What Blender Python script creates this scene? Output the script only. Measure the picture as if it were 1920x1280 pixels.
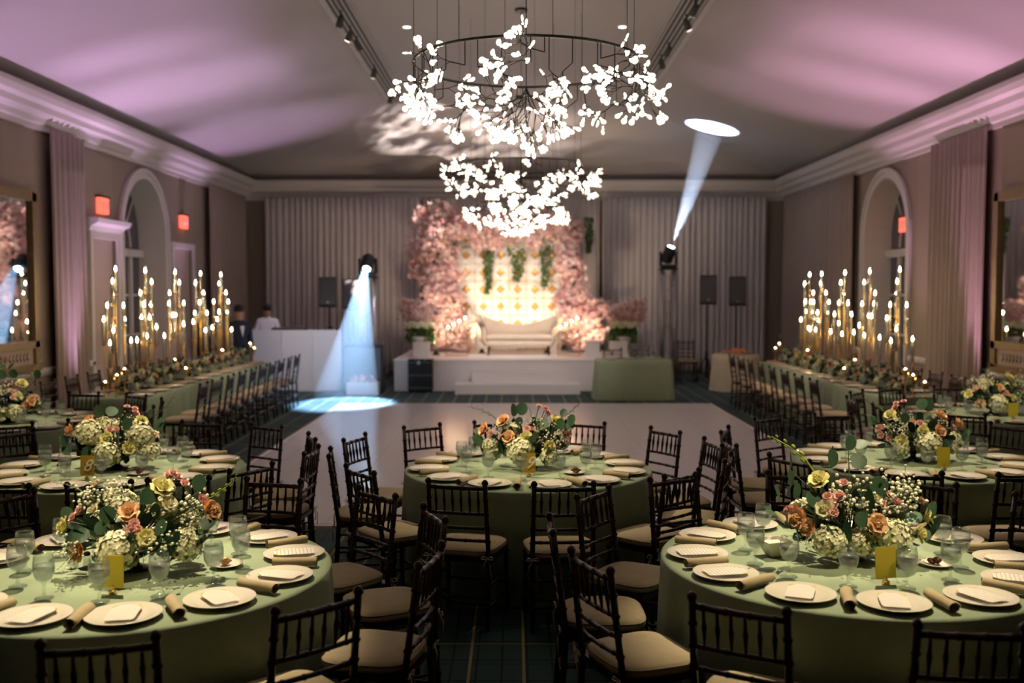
import bpy, math, random
from mathutils import Vector, Matrix
R = math.radians; pi = math.pi; sin = math.sin; cos = math.cos
rnd = random.Random(7)
sc = bpy.context.scene; col = sc.collection
for o in list(bpy.data.objects): bpy.data.objects.remove(o)

# ------------------------------------------------------------------ camera, world, exposure
cam = bpy.data.cameras.new('camera'); co = bpy.data.objects.new('camera', cam); col.objects.link(co)
cam.sensor_width = 36; cam.lens = 35.0; cam.clip_end = 200
co.location = (0, 0, 2.08); co.rotation_euler = (R(90 - 2.91), 0, R(0.15))
cam.dof.use_dof = True; cam.dof.focus_distance = 5.6; cam.dof.aperture_fstop = 1.5
sc.camera = co
w = bpy.data.worlds.new('world'); sc.world = w; w.use_nodes = True
w.node_tree.nodes['Background'].inputs[0].default_value = (.30, .27, .30, 1)
w.node_tree.nodes['Background'].inputs[1].default_value = 0.0
sc.view_settings.view_transform = 'Standard'; sc.view_settings.look = 'None'
sc.view_settings.gamma = 1; sc.view_settings.exposure = 0.22; sc.view_settings.use_curve_mapping = False
cy = sc.cycles
cy.use_denoising = True; cy.max_bounces = 6; cy.diffuse_bounces = 3; cy.glossy_bounces = 3
cy.transmission_bounces = 5; cy.transparent_max_bounces = 12; cy.volume_bounces = 0
cy.caustics_reflective = False; cy.caustics_refractive = False; cy.sample_clamp_indirect = 4.0; cy.blur_glossy = 1.0; cy.use_adaptive_sampling = True; cy.adaptive_threshold = .03

def light(name, kind, loc, target, power, color, size=.05, angle=40, blend=.4, volume=True):
    d = bpy.data.lights.new(name, kind); o = bpy.data.objects.new(name, d); col.objects.link(o)
    d.energy = power; d.color = color
    if kind == 'SPOT':
        d.spot_size = R(angle); d.spot_blend = blend; d.shadow_soft_size = size
    elif kind == 'AREA': d.size = size
    else: d.shadow_soft_size = size
    o.location = loc
    if target is not None:
        o.rotation_euler = (Vector(target) - Vector(loc)).to_track_quat('-Z', 'Y').to_euler()
    return o

WARM = (1, .80, .56)
# recessed downlights in the flat of the ceiling
DOWN = [(x, y) for x in (-1.6, 1.6) for y in (3.0, 7.2, 9.6, 12.2, 15.0, 18.0)]
for (x, y) in DOWN: light('downlight_glow' if y > 13.3 else 'downlight_offscreen', 'SPOT', (x, y, 5.975), (x, y, 0), 14, (1, .78, .6), .05, 110, .8)
# spotlight heads in the two ceiling slots: pin spots for the tables, washes for stage, booth and drapes
TB = {'T9': (.10, 7.38), 'TL': (-1.80, 4.65), 'TR': (1.65, 4.85), 'T8': (-2.95, 7.33), 'TM': (3.10, 7.70), 'FL': (-5.07, 9.9), 'FR': (5.1, 10.6)}
TRK = []
PINC = (1, .82, .52)
def track(s_, y, target, p, c=PINC, ang=20, blend=.75, size=.03):
    base = Vector((s_ * 2.41, y, 5.84)); d = (Vector(target) - base).normalized(); TRK.append((s_, y, d))
    return light('track_spot_glow' if y > 13.3 else 'track_spot_offscreen', 'SPOT', base + d * .14, target, p, c, size, ang, blend)
def pin(k, s_, y, p, ang): track(s_, y, (*TB[k], .95), p, PINC, ang)
pin('TL', -1, 6.6, 1700, 23); pin('TL', -1, 2.2, 800, 12)
pin('TR', 1, 6.9, 1550, 23); pin('TR', 1, 2.2, 850, 12)
pin('T9', -1, 9.0, 750, 19); pin('T9', 1, 9.0, 480, 19); pin('T9', -1, 4.4, 1100, 10)
pin('T8', -1, 9.45, 1050, 22); pin('T8', -1, 4.85, 600, 12)
pin('TM', 1, 9.6, 950, 22); pin('TM', 1, 4.4, 520, 12)
pin('FL', -1, 8.5, 800, 17); pin('FR', 1, 8.4, 1000, 17)
for s in (-1, 1):
    track(s, 11.8, (s * 4.95, 12.9, .95), 260, (1, .82, .55), 30, .9)
    track(s, 14.8 if s < 0 else 14.2, (s * 4.95, 16.0, .95), 380, (1, .82, .55), 34, .9)
# heads seen in the slots: left ones at 14.8, 15.4 and 17.3, right ones at 13.5, 14.2 and 15.8
track(-1, 15.4, (-.1, 22.8, 1.6), 1250, (1, .84, .76), 32, .7); track(1, 15.8, (0, 22.8, 1.8), 1100, (1, .84, .78), 32, .7)
track(-1, 17.3, (-4.2, 20.6, .6), 560, (.90, .84, 1), 40, .9); track(1, 13.5, (.3, 20.4, .4), 520, (1, .84, .82), 30, .9)
# side wall uplights (lilac)
UPL = []
for s, c in ((-1, (.80, .50, .86)), (1, (.92, .48, .72))):
    for y, p in ((4.5, 600), (8.3, 600), (12.0, 620), (14.75 if s < 0 else 14.1, 620), (16.3 if s < 0 else 16.4, 450), (20.0, 520)):
        UPL.append((s, y))
        if y < 11 or (s > 0 and y > 19): continue
        light('uplight_glow' if y > 12.5 else 'uplight_offscreen', 'SPOT', (s * 6.42, y, .16), (s * 5.6, y + .4, 5.0), p, c, .06, 50, .8)
# stage floods
light('stage_flood_glow', 'SPOT', (-.75, 22.90, .72), (-.45, 23.5, 2.2), 120, (1, .72, .40), .06, 110, .7)
light('stage_flood_glow', 'SPOT', (.75, 22.90, .72), (.6, 23.5, 2.2), 85, (1, .72, .42), .06, 110, .7)
light('stage_flood_glow', 'SPOT', (-1.75, 22.2, .75), (-1.8, 23.2, 2.0), 90, (1, .74, .5), .06, 110, .7)
light('stage_flood_glow', 'SPOT', (1.75, 22.2, .75), (1.7, 23.2, 2.0), 90, (1, .74, .5), .06, 110, .7)
# the two moving heads
light('moving_head_beam', 'SPOT', (-3.09, 20.86, 2.84), (-3.15, 18.5, 0), 9000, (.36, .62, 1), .04, 31, .5)
light('moving_head_beam', 'SPOT', (3.52, 22.40, 3.14), (4.24, 21.67, 5.59), 6500, (.62, .74, 1), .03, 25, .25)
# cloud gobo of the small projector on the DJ desk, thrown on the hipped end of the ceiling
g = light('gobo_beam', 'SPOT', (-3.90, 21.14, 1.36), (-1.30, 22.75, 5.65), 2200, (1, .84, .74), .01, 54, .9)
g.data.use_nodes = True
nt = g.data.node_tree; em = nt.nodes['Emission']
tc = nt.nodes.new('ShaderNodeTexCoord'); mp = nt.nodes.new('ShaderNodeMapping'); nz = nt.nodes.new('ShaderNodeTexNoise'); cr = nt.nodes.new('ShaderNodeValToRGB')
mp.inputs['Scale'].default_value = (5, 12, 5); nz.inputs['Scale'].default_value = 1.0; nz.inputs['Detail'].default_value = 5
cr.color_ramp.elements[0].position = .44; cr.color_ramp.elements[0].color = (.02, .02, .03, 1); cr.color_ramp.elements[1].position = .62
nt.links.new(tc.outputs['Normal'], mp.inputs['Vector']); nt.links.new(mp.outputs[0], nz.inputs['Vector'])
nt.links.new(nz.outputs[0], cr.inputs[0]); nt.links.new(cr.outputs[0], em.inputs['Color'])

# ------------------------------------------------------------------ materials
def mat(name, c, rough=.6, metal=0., emit=0., ecol=None, var=0., vscale=8., bump=0., bscale=200., spec=.4, sheen=0., trans=0., ior=1.45, sub=0.):
    m = bpy.data.materials.new(name); m.use_nodes = True; n = m.node_tree.nodes; l = m.node_tree.links
    b = n['Principled BSDF']
    c4 = (*c, 1)
    b.inputs['Base Color'].default_value = c4; b.inputs['Roughness'].default_value = rough
    b.inputs['Metallic'].default_value = metal; b.inputs['Specular IOR Level'].default_value = spec
    b.inputs['IOR'].default_value = ior; b.inputs['Transmission Weight'].default_value = trans
    if sheen: b.inputs['Sheen Weight'].default_value = sheen
    if sub: b.inputs['Subsurface Weight'].default_value = sub; b.inputs['Subsurface Radius'].default_value = (.02, .015, .01)
    if emit:
        b.inputs['Emission Color'].default_value = (*(ecol or c), 1); b.inputs['Emission Strength'].default_value = emit
    if var or bump:
        t = n.new('ShaderNodeTexCoord')
    if var:
        z = n.new('ShaderNodeTexNoise'); z.inputs['Scale'].default_value = vscale; z.inputs['Detail'].default_value = 3
        l.new(t.outputs['Object'], z.inputs['Vector'])
        mx = n.new('ShaderNodeMix'); mx.data_type = 'RGBA'
        mx.inputs[6].default_value = (*[max(0, q * (1 - var)) for q in c], 1); mx.inputs[7].default_value = (*[min(1, q * (1 + var)) for q in c], 1)
        l.new(z.outputs[0], mx.inputs[0]); l.new(mx.outputs[2], b.inputs['Base Color'])
    if bump:
        z2 = n.new('ShaderNodeTexNoise'); z2.inputs['Scale'].default_value = bscale
        l.new(t.outputs['Object'], z2.inputs['Vector'])
        bp = n.new('ShaderNodeBump'); bp.inputs['Strength'].default_value = bump; bp.inputs['Distance'].default_value = .004
        l.new(z2.outputs[0], bp.inputs['Height']); l.new(bp.outputs[0], b.inputs['Normal'])
    return m

M = {}
M['wood'] = mat('mahogany', (.026, .009, .006), .28, var=.35, vscale=30, spec=.5)
M['cushion'] = mat('beige_cushion', (.50, .40, .26), .85, var=.12, vscale=20, bump=.3, bscale=500)
M['piping'] = mat('cushion_piping', (.36, .28, .18), .8)
M['ribbon'] = mat('cream_ribbon', (.6, .5, .36), .7)
M['sage'] = mat('sage_cloth', (.29, .36, .235), .85, var=.08, vscale=12, bump=.25, bscale=600, sheen=.1)
M['ivory_cloth'] = mat('ivory_cloth', (.72, .66, .48), .85, var=.06, bump=.2, bscale=500)
M['plate'] = mat('cream_china', (.78, .72, .62), .12, spec=.6)
M['napkin'] = mat('beige_napkin', (.52, .41, .25), .85, var=.1, vscale=25, bump=.3, bscale=700)
M['cream'] = mat('cream_petal', (.82, .77, .50), .6, var=.18, vscale=30, sub=.0)
M['hyd'] = mat('hydrangea_petal', (.80, .78, .52), .6, var=.2, vscale=25)
M['hydg'] = mat('hydrangea_heart', (.30, .36, .12), .8, var=.3, vscale=40)
M['peach'] = mat('peach_petal', (.86, .52, .28), .55, var=.2, vscale=30)
M['pink'] = mat('pink_petal', (.84, .46, .42), .55, var=.25, vscale=40)
M['yrose'] = mat('lemon_petal', (.84, .78, .36), .55, var=.15, vscale=30)
M['breath'] = mat('babys_breath', (.82, .80, .62), .7)
M['euc'] = mat('eucalyptus', (.045, .10, .050), .5, var=.35, vscale=9)
M['dleaf'] = mat('dark_leaf', (.012, .035, .016), .35, var=.3, vscale=10)
M['stem'] = mat('green_stem', (.07, .11, .04), .6)
M['sprig'] = mat('lime_sprig', (.32, .40, .07), .5)
M['vase'] = mat('dark_bowl', (.012, .014, .014), .25, spec=.5)
M['gold'] = mat('brushed_gold', (.75, .48, .16), .28, 1.0)
M['goldcard'] = mat('gold_card', (.62, .50, .05), .45, .25)
M['goldcard2'] = mat('ochre_card', (.50, .31, .03), .45, .3)
M['white'] = mat('white_print', (.9, .86, .78), .6)
M['black'] = mat('black_plastic', (.012, .012, .014), .45)
M['blackm'] = mat('black_metal', (.02, .018, .018), .4, .6)
M['sofa'] = mat('cream_upholstery', (.60, .50, .39), .8, var=.08, vscale=6, bump=.3, bscale=400)
M['stage'] = mat('white_laminate', (.80, .77, .76), .35)
M['booth'] = mat('white_acrylic', (.74, .72, .72), .3)
M['trim'] = mat('white_trim_paint', (.72, .68, .68), .45)
M['ceil'] = mat('ceiling_paint', (.55, .51, .52), .8, var=.03, vscale=1)
M['curtain'] = mat('taupe_curtain', (.36, .285, .255), .8, var=.1, vscale=5, sheen=.2)
M['drape'] = mat('ivory_voile', (.66, .62, .64), .85, var=.05, vscale=4)
M['frame'] = mat('antique_gold_frame', (.28, .19, .10), .4, .4, var=.3, vscale=12)
M['mirror'] = mat('mirror_silver', (.85, .85, .85), .02, 1.0)
M['panel'] = mat('mirror_panel_paint', (.50, .40, .36), .6)
M['exit'] = mat('exit_red', (.9, .08, .05), .5, emit=1.3, ecol=(1, .16, .10))
M['skin'] = mat('skin', (.42, .24, .16), .55)
M['hair'] = mat('black_hair', (.01, .008, .008), .5)
M['suit'] = mat('dark_suit', (.012, .014, .026), .8)
M['shirt'] = mat('white_shirt', (.75, .72, .74), .8)
M['flame'] = mat('candle_flame', (1, .75, .35), .5, emit=100, ecol=(1, .72, .40))
M['candle'] = mat('ivory_candle', (.85, .72, .52), .5, sub=.5)
M['bulb'] = mat('frosted_lens', (.95, .9, .8), .4, emit=1.7, ecol=(1, .86, .66))
M['bulbhot'] = mat('lamp_core', (1, .95, .85), .4, emit=85, ecol=(1, .86, .66))
M['blos1'] = mat('blush_blossom', (.78, .50, .46), .7, var=.2, vscale=5)
M['blos2'] = mat('rose_blossom', (.66, .34, .34), .7, var=.2, vscale=5)
M['blos3'] = mat('pale_blossom', (.84, .66, .60), .7, var=.15, vscale=5)
M['branch'] = mat('bark', (.10, .06, .05), .8)
M['moss'] = mat('green_moss', (.09, .16, .04), .9, var=.5, vscale=14)
M['food'] = mat('orange_pastry', (.75, .25, .08), .5, var=.3, vscale=30)
M['dates'] = mat('brown_sweets', (.10, .03, .015), .35, var=.4, vscale=60)
M['grille'] = mat('grille_grey', (.10, .10, .10), .6)
M['downl'] = mat('downlight_lens', (1, .9, .75), .5, emit=5, ecol=(1, .86, .68))
M['headlens'] = mat('moving_head_lens', (.8, 1, 1), .3, emit=40, ecol=(.55, .9, 1))
M['sleeve'] = mat('truss_sleeve', (.55, .45, .45), .8)
M['alu'] = mat('truss_aluminium', (.55, .55, .57), .35, .9)
M['glasspane'] = mat('window_pane_dark', (.10, .10, .13), .08, spec=.6)
M['tilegold'] = mat('gold_tile', (.62, .36, .13), .4, .3)
M['tilew'] = mat('cream_tile', (.78, .70, .58), .5)
M['sauce'] = mat('white_sauce', (.82, .78, .66), .4)

def shader_mat(name, build):
    m = bpy.data.materials.new(name); m.use_nodes = True
    n = m.node_tree.nodes; n.remove(n['Principled BSDF']); build(n, m.node_tree.links, n['Material Output']); return m
def thin_glass(n, l, out):
    a = n.new('ShaderNodeBsdfTransparent'); a.inputs[0].default_value = (.93, .95, .95, 1)
    b = n.new('ShaderNodeBsdfGlossy'); b.inputs['Roughness'].default_value = .06
    f = n.new('ShaderNodeLayerWeight'); f.inputs['Blend'].default_value = .25
    ad = n.new('ShaderNodeMath'); ad.operation = 'MULTIPLY_ADD'; ad.inputs[1].default_value = .55; ad.inputs[2].default_value = .03
    mx = n.new('ShaderNodeMixShader')
    l.new(f.outputs['Facing'], ad.inputs[0]); l.new(ad.outputs[0], mx.inputs[0]); l.new(a.outputs[0], mx.inputs[1]); l.new(b.outputs[0], mx.inputs[2]); l.new(mx.outputs[0], out.inputs[0])
M['glass'] = shader_mat('thin_glass', thin_glass)
def frost(n, l, out):
    a = n.new('ShaderNodeBsdfTransparent'); a.inputs[0].default_value = (.9, .92, .92, 1)
    b = n.new('ShaderNodeBsdfPrincipled'); b.inputs['Base Color'].default_value = (.62, .62, .60, 1); b.inputs['Roughness'].default_value = .25
    mx = n.new('ShaderNodeMixShader'); mx.inputs[0].default_value = .28
    l.new(a.outputs[0], mx.inputs[1]); l.new(b.outputs[0], mx.inputs[2]); l.new(mx.outputs[0], out.inputs[0])
M['water'] = shader_mat('ice_water', frost)
def haze(n, l, out):
    v = n.new('ShaderNodeVolumeScatter'); v.inputs['Color'].default_value = (1, 1, 1, 1); v.inputs['Density'].default_value = .08; v.inputs['Anisotropy'].default_value = .2
    l.new(v.outputs[0], out.inputs['Volume'])
M['haze'] = shader_mat('stage_haze', haze)

def lines_mat(name, base, specs, rough=.9, coord='Object', bump=0):
    """specs: (axis, spacing, offset, half_width_fraction, colour)"""
    m = mat(name, base, rough, var=.12, vscale=40); n = m.node_tree.nodes; l = m.node_tree.links
    b = n['Principled BSDF']; src = b.inputs['Base Color'].links[0].from_socket
    t = n.new('ShaderNodeTexCoord'); s = n.new('ShaderNodeSeparateXYZ'); l.new(t.outputs[coord], s.inputs[0])
    for ax, sp, off, hw, c in specs:
        a = n.new('ShaderNodeMath'); a.operation = 'MULTIPLY_ADD'; a.inputs[1].default_value = 1 / sp; a.inputs[2].default_value = off + 100
        l.new(s.outputs[ax], a.inputs[0])
        f = n.new('ShaderNodeMath'); f.operation = 'FRACT'; l.new(a.outputs[0], f.inputs[0])
        d = n.new('ShaderNodeMath'); d.operation = 'SUBTRACT'; d.inputs[1].default_value = .5; l.new(f.outputs[0], d.inputs[0])
        e = n.new('ShaderNodeMath'); e.operation = 'ABSOLUTE'; l.new(d.outputs[0], e.inputs[0])
        q = n.new('ShaderNodeMath'); q.operation = 'LESS_THAN'; q.inputs[1].default_value = hw; l.new(e.outputs[0], q.inputs[0])
        mx = n.new('ShaderNodeMix'); mx.data_type = 'RGBA'; mx.inputs[7].default_value = (*c, 1)
        l.new(q.outputs[0], mx.inputs[0]); l.new(src, mx.inputs[6]); src = mx.outputs[2]
    l.new(src, b.inputs['Base Color']); return m
DK = (.006, .012, .014); GD = (.30, .22, .09)
M['carpet'] = lines_mat('plaid_carpet', (.022, .052, .055), [(0, .14, 0., .05, DK), (1, .30, .1, .03, DK), (1, .30, .3, .02, DK), (0, .30, .33, .028, GD), (1, .95, .42, .006, GD)])
M['dance'] = lines_mat('white_dance_floor', (.76, .74, .74), [(0, 1.115, 0, .002, (.45, .42, .44)), (1, 1.19, 0, .002, (.45, .42, .44))], .16)
M['wall'] = lines_mat('striped_wallpaper', (.36, .29, .24), [(1, 2.4, .2, .25, (.33, .265, .225))], .8)
M['menu'] = lines_mat('printed_menu', (.80, .74, .68), [(1, .016, .0, .10, (.50, .44, .40))], .7)

# ------------------------------------------------------------------ mesh builder
class MB:
    def __init__(s): s.v = []; s.f = []; s.m = []
    def add(s, vs, fs, mi=0, mtx=None):
        b = len(s.v)
        s.v += [tuple(mtx @ Vector(q)) for q in vs] if mtx is not None else [tuple(q) for q in vs]
        s.f += [tuple(i + b for i in f) for f in fs]; s.m += [mi] * len(fs); return s
    def box(s, x0, x1, y0, y1, z0, z1, mi=0, mtx=None):
        return s.add([(x0, y0, z0), (x1, y0, z0), (x1, y1, z0), (x0, y1, z0), (x0, y0, z1), (x1, y0, z1), (x1, y1, z1), (x0, y1, z1)],
                     [(3, 2, 1, 0), (4, 5, 6, 7), (0, 1, 5, 4), (1, 2, 6, 5), (2, 3, 7, 6), (3, 0, 4, 7)], mi, mtx)
    def tube(s, pts, r, n=6, mi=0, cap=True, mtx=None):
        pts = [Vector(p) for p in pts]; rs = r if isinstance(r, (list, tuple)) else [r] * len(pts)
        vs = []; fs = []
        for i, p in enumerate(pts):
            t = (pts[min(i + 1, len(pts) - 1)] - pts[max(i - 1, 0)])
            t = t.normalized() if t.length > 1e-9 else Vector((0, 0, 1))
            u = t.cross(Vector((0, 0, 1)) if abs(t.z) < .9 else Vector((0, 1, 0))).normalized(); k = t.cross(u)
            for j in range(n):
                a = 2 * pi * j / n; vs.append(p + (u * cos(a) + k * sin(a)) * rs[i])
        for i in range(len(pts) - 1):
            for j in range(n):
                fs.append((i * n + j, i * n + (j + 1) % n, (i + 1) * n + (j + 1) % n, (i + 1) * n + j))
        if cap: fs.append(tuple(range(n))[::-1]); fs.append(tuple(range((len(pts) - 1) * n, len(pts) * n)))
        return s.add(vs, fs, mi, mtx)
    def lathe(s, prof, n=16, mi=0, mtx=None):
        vs = []; fs = []
        for (r, z) in prof:
            for j in range(n): a = 2 * pi * j / n; vs.append((r * cos(a), r * sin(a), z))
        for i in range(len(prof) - 1):
            for j in range(n): fs.append((i * n + j, i * n + (j + 1) % n, (i + 1) * n + (j + 1) % n, (i + 1) * n + j))
        fs.append(tuple(range(n))[::-1]); fs.append(tuple(range((len(prof) - 1) * n, len(prof) * n)))
        return s.add(vs, fs, mi, mtx)
    def ball(s, c, r, n=8, k=5, mi=0, sc_=(1, 1, 1), mtx=None):
        prof = [(max(1e-4, r * sin(pi * i / k)), -r * cos(pi * i / k)) for i in range(k + 1)]
        m_ = Matrix.Translation(c) @ Matrix.Diagonal((*sc_, 1))
        return s.lathe(prof, n, mi, (mtx @ m_) if mtx is not None else m_)
    def mesh(s, name, mats, smooth=False):
        me = bpy.data.meshes.new(name); me.from_pydata(s.v, [], s.f)
        for m in (mats if isinstance(mats, (list, tuple)) else [mats]): me.materials.append(M[m])
        me.polygons.foreach_set('material_index', s.m)
        if smooth: me.polygons.foreach_set('use_smooth', [True] * len(s.f))
        me.update(); return me
    def build(s, name, mats, parent=None, smooth=False, loc=None, rz=None):
        return inst(name, s.mesh(name, mats, smooth), parent, loc, rz)
def inst(name, me, parent=None, loc=None, rz=None, rot=None, scale=None):
    o = bpy.data.objects.new(name, me); col.objects.link(o)
    if parent is not None: o.parent = parent
    if loc is not None: o.location = loc
    if rz is not None: o.rotation_euler = (0, 0, rz)
    if rot is not None: o.rotation_euler = rot
    if scale is not None: o.scale = (scale,) * 3 if isinstance(scale, (int, float)) else scale
    return o
def tag(o, label, cat, group=None, kind=None):
    o['label'] = label
    if cat: o['category'] = cat
    if group: o['group'] = group
    if kind: o['kind'] = kind
    return o
def thing(name, label, cat, loc=(0, 0, 0), rz=0, group=None):
    o = inst(name, None, None, loc, rz); o.empty_display_size = .1; return tag(o, label, cat, group)
def struct(o, label=None, cat=None):
    o['kind'] = 'structure'
    if label: o['label'] = label
    if cat: o['category'] = cat
    return o

# ------------------------------------------------------------------ the room
WX = 6.8; YB = 25.4; YF = -3.0; ZW = 4.95; FX = 2.57; FY = 21.2; ZF = 6.0
struct(MB().box(-WX, WX, YF, YB, -.1, 0).build('floor', 'carpet'), 'dark teal plaid carpet with thin gold lines', 'carpet')
def arch_wall(s):
    """side wall with an arched opening Y 17.25..19.35 springing at 3.1 and two door openings"""
    mb = MB(); x0, x1 = (WX, WX + .12) if s > 0 else (-WX - .12, -WX)
    ops = [(16.0, 17.0, 2.95), (19.8, 21.0, 2.95)] if s < 0 else []
    ay0, ay1, zs = 17.25, 19.35, 3.1; ar = (ay1 - ay0) / 2; ac = (ay0 + ay1) / 2
    ys = [YF] + sorted([q for o in ops for q in o[:2]] + [ay0, ay1]) + [YB]
    for a, b in zip(ys[:-1], ys[1:]):
        hit = [o for o in ops if abs(o[0] - a) < 1e-6]
        if hit: mb.box(x0, x1, a, b, hit[0][2], ZW + .1)
        elif abs(a - ay0) < 1e-6:
            n = 20
            for i in range(n):
                y_a = ac - ar * cos(pi * i / n); y_b = ac - ar * cos(pi * (i + 1) / n)
                z_a = zs + ar * sin(pi * i / n); z_b = zs + ar * sin(pi * (i + 1) / n)
                vs = [(x0, y_a, z_a), (x0, y_b, z_b), (x0, y_b, ZW + .1), (x0, y_a, ZW + .1), (x1, y_a, z_a), (x1, y_b, z_b), (x1, y_b, ZW + .1), (x1, y_a, ZW + .1)]
                mb.add(vs, [(0, 1, 2, 3), (7, 6, 5, 4), (0, 4, 5, 1), (3, 2, 6, 7), (0, 3, 7, 4), (1, 5, 6, 2)])
        else: mb.box(x0, x1, a, b, 0, ZW + .1)
    return mb
struct(arch_wall(-1).build('wall_left', 'wall'), 'beige striped wallpaper wall with arched doorway', 'wall')
struct(arch_wall(1).build('wall_right', 'wall'), 'beige striped wallpaper wall with arched glazed doorway', 'wall')
struct(MB().box(-WX, WX, YB, YB + .12, 0, ZW + .1).build('wall_back', 'wall'), 'beige wall hidden behind the pale drapes', 'wall')
struct(MB().box(-WX, WX, YF - .12, YF, 0, ZF + .1).build('wall_front', 'wall'), 'plain beige wall at the rear of the hall', 'wall')
cb = MB()
P = {'a': (-WX, YF, ZW), 'b': (-FX, YF, ZF), 'c': (FX, YF, ZF), 'd': (WX, YF, ZW), 'e': (-WX, YB, ZW), 'f': (-FX, FY, ZF), 'g': (FX, FY, ZF), 'h': (WX, YB, ZW)}
ks = list(P); vs = [P[k] for k in ks] + [(P[k][0], P[k][1], P[k][2] + .1) for k in ks]
q = lambda st, o=0: tuple(ks.index(c) + o for c in st)
fl = [q('bfgc'), q('aefb'), q('cghd'), q('ehgf')]
cb.add(vs, fl + [tuple(i + 8 for i in f[::-1]) for f in fl])
struct(cb.build('ceiling', 'ceil'), 'pale tray ceiling with sloping sides and a hipped end', 'ceiling')

def sweep_profile(prof, a, b, nrm, name, m='trim'):
    """prof: list of (out, z); straight run from a to b (xy), out along nrm"""
    mb = MB(); vs = []
    for p in (a, b):
        for (o, z) in prof: vs.append((p[0] + nrm[0] * o, p[1] + nrm[1] * o, z))
    n = len(prof)
    mb.add(vs, [(i, (i + 1) % n, n + (i + 1) % n, n + i) for i in range(n)] + [tuple(range(n))[::-1], tuple(range(n, 2 * n))])
    return mb.build(name, m)
CORN = [(0, 4.36), (.05, 4.36), (.05, 4.43), (.09, 4.45), (.11, 4.52), (.20, 4.58), (.22, 4.66), (.30, 4.70), (.33, 4.78), (.33, 4.84), (.30, 4.86), (.27, 4.80), (0, 4.76)]
for i, (a, b, nr, nm, lb) in enumerate([((-WX, YF), (-WX, YB), (1, 0), 'trim_1', 'white stepped cornice above the wall with exit signs'), ((WX, YF), (WX, YB), (-1, 0), 'trim_2', 'white stepped cornice above the wall with one arch'), ((-WX, YB), (WX, YB), (0, -1), 'trim_3', 'white stepped cornice above the pale back drapes')]):
    struct(sweep_profile(CORN, a, b, nr, nm), lb, 'cornice')
RAIL = [(0, .86), (.03, .86), (.05, .90), (.05, .95), (.02, .97), (0, .97)]
BASE = [(0, 0), (.03, 0), (.03, .16), (.015, .19), (0, .19)]
nb = 0
for s in (-1, 1):
    segs = [(YF, 16.0), (21.0, YB)] if s < 0 else [(YF, 17.1), (19.5, YB)]
    for (a, b) in segs:
        nb += 1
        struct(sweep_profile(BASE, (s * WX, a), (s * WX, b), (-s, 0), 'baseboard_%d' % nb))
        struct(sweep_profile(RAIL, (s * WX, a), (s * WX, b), (-s, 0), 'trim_%d' % (3 + nb)))

# arched doorways with casing, transom, fanlight
def arch_unit(s, n):
    ac, ar, zs = 18.3, 1.05, 3.1
    root = inst('door_%d' % n, None); struct(root, ('white arched doorway casing between two exit signs' if s < 0 else 'white arched doorway with a lit exit sign in its fanlight'), 'doorway')
    def ring(r0, r1, xa, xb, name, m='trim', z0=0.):
        mb = MB(); pts = []
        for r in (r0, r1):
            L = [(ac - r, z0)] + [(ac - r * cos(pi * i / 20), zs + r * sin(pi * i / 20)) for i in range(21)] + [(ac + r, z0)]
            pts.append(L)
        vs = [(xa, y, z) for y, z in pts[0]] + [(xa, y, z) for y, z in pts[1]] + [(xb, y, z) for y, z in pts[0]] + [(xb, y, z) for y, z in pts[1]]
        k = len(pts[0]); fs = []
        for i in range(k - 1):
            fs += [(i, i + 1, k + i + 1, k + i), (2 * k + i, 3 * k + i, 3 * k + i + 1, 2 * k + i + 1), (i, 2 * k + i, 2 * k + i + 1, i + 1), (k + i, k + i + 1, 3 * k + i + 1, 3 * k + i)]
        mb.add(vs, fs); return mb.build(name, m, root)
    ring(ar - .03, ar + .14, s * (WX - .05), s * (WX + .02), 'casing')
    ring(ar + .08, ar + .16, s * (WX - .075), s * (WX - .04), 'casing_moulding')
    ring(ar - .02, ar + .04, s * (WX + .02), s * (WX + .5), 'reveal')
    X = s * (WX + .48)
    mb = MB(); k = 16
    L = [(X, ac - ar, 0)] + [(X, ac - ar * cos(pi * i / k), zs + ar * sin(pi * i / k)) for i in range(k + 1)] + [(X, ac + ar, 0)]
    mb.add(L + [(X + s * .04, y, z) for _, y, z in L], [tuple(range(len(L))), tuple(range(len(L), 2 * len(L)))[::-1]])
    mb.build('back_panel', 'glasspane', root)
    MB().box(min(X, X - s * .10), max(X, X - s * .10), ac - ar, ac + ar, 2.72, 2.86).build('transom', 'trim', root)
    for yy in (ac - .52, ac, ac + .52):
        MB().box(min(X, X - s * .05), max(X, X - s * .05), yy - .05, yy + .05, 0, 2.74).build('door_stile', 'trim', root)
    for zz in (.5, 1.25, 2.0):
        MB().box(min(X, X - s * .03), max(X, X - s * .03), ac - ar, ac + ar, zz - .02, zz + .02).build('glazing_bar', 'trim', root)
    for a in (45, 90, 135):
        e = (X - s * .02, ac - ar * cos(R(a)), zs + ar * sin(R(a)))
        MB().tube([(X - s * .02, ac, 2.86), e], .02, 5).build('fan_bar', 'trim', root)
    MB().tube([(X - s * .02, ac - .55 * cos(pi * i / 12), 2.9 + .6 * sin(pi * i / 12)) for i in range(13)], .022, 5).build('fan_arc', 'trim', root)
arch_unit(-1, 1); arch_unit(1, 2)
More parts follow.
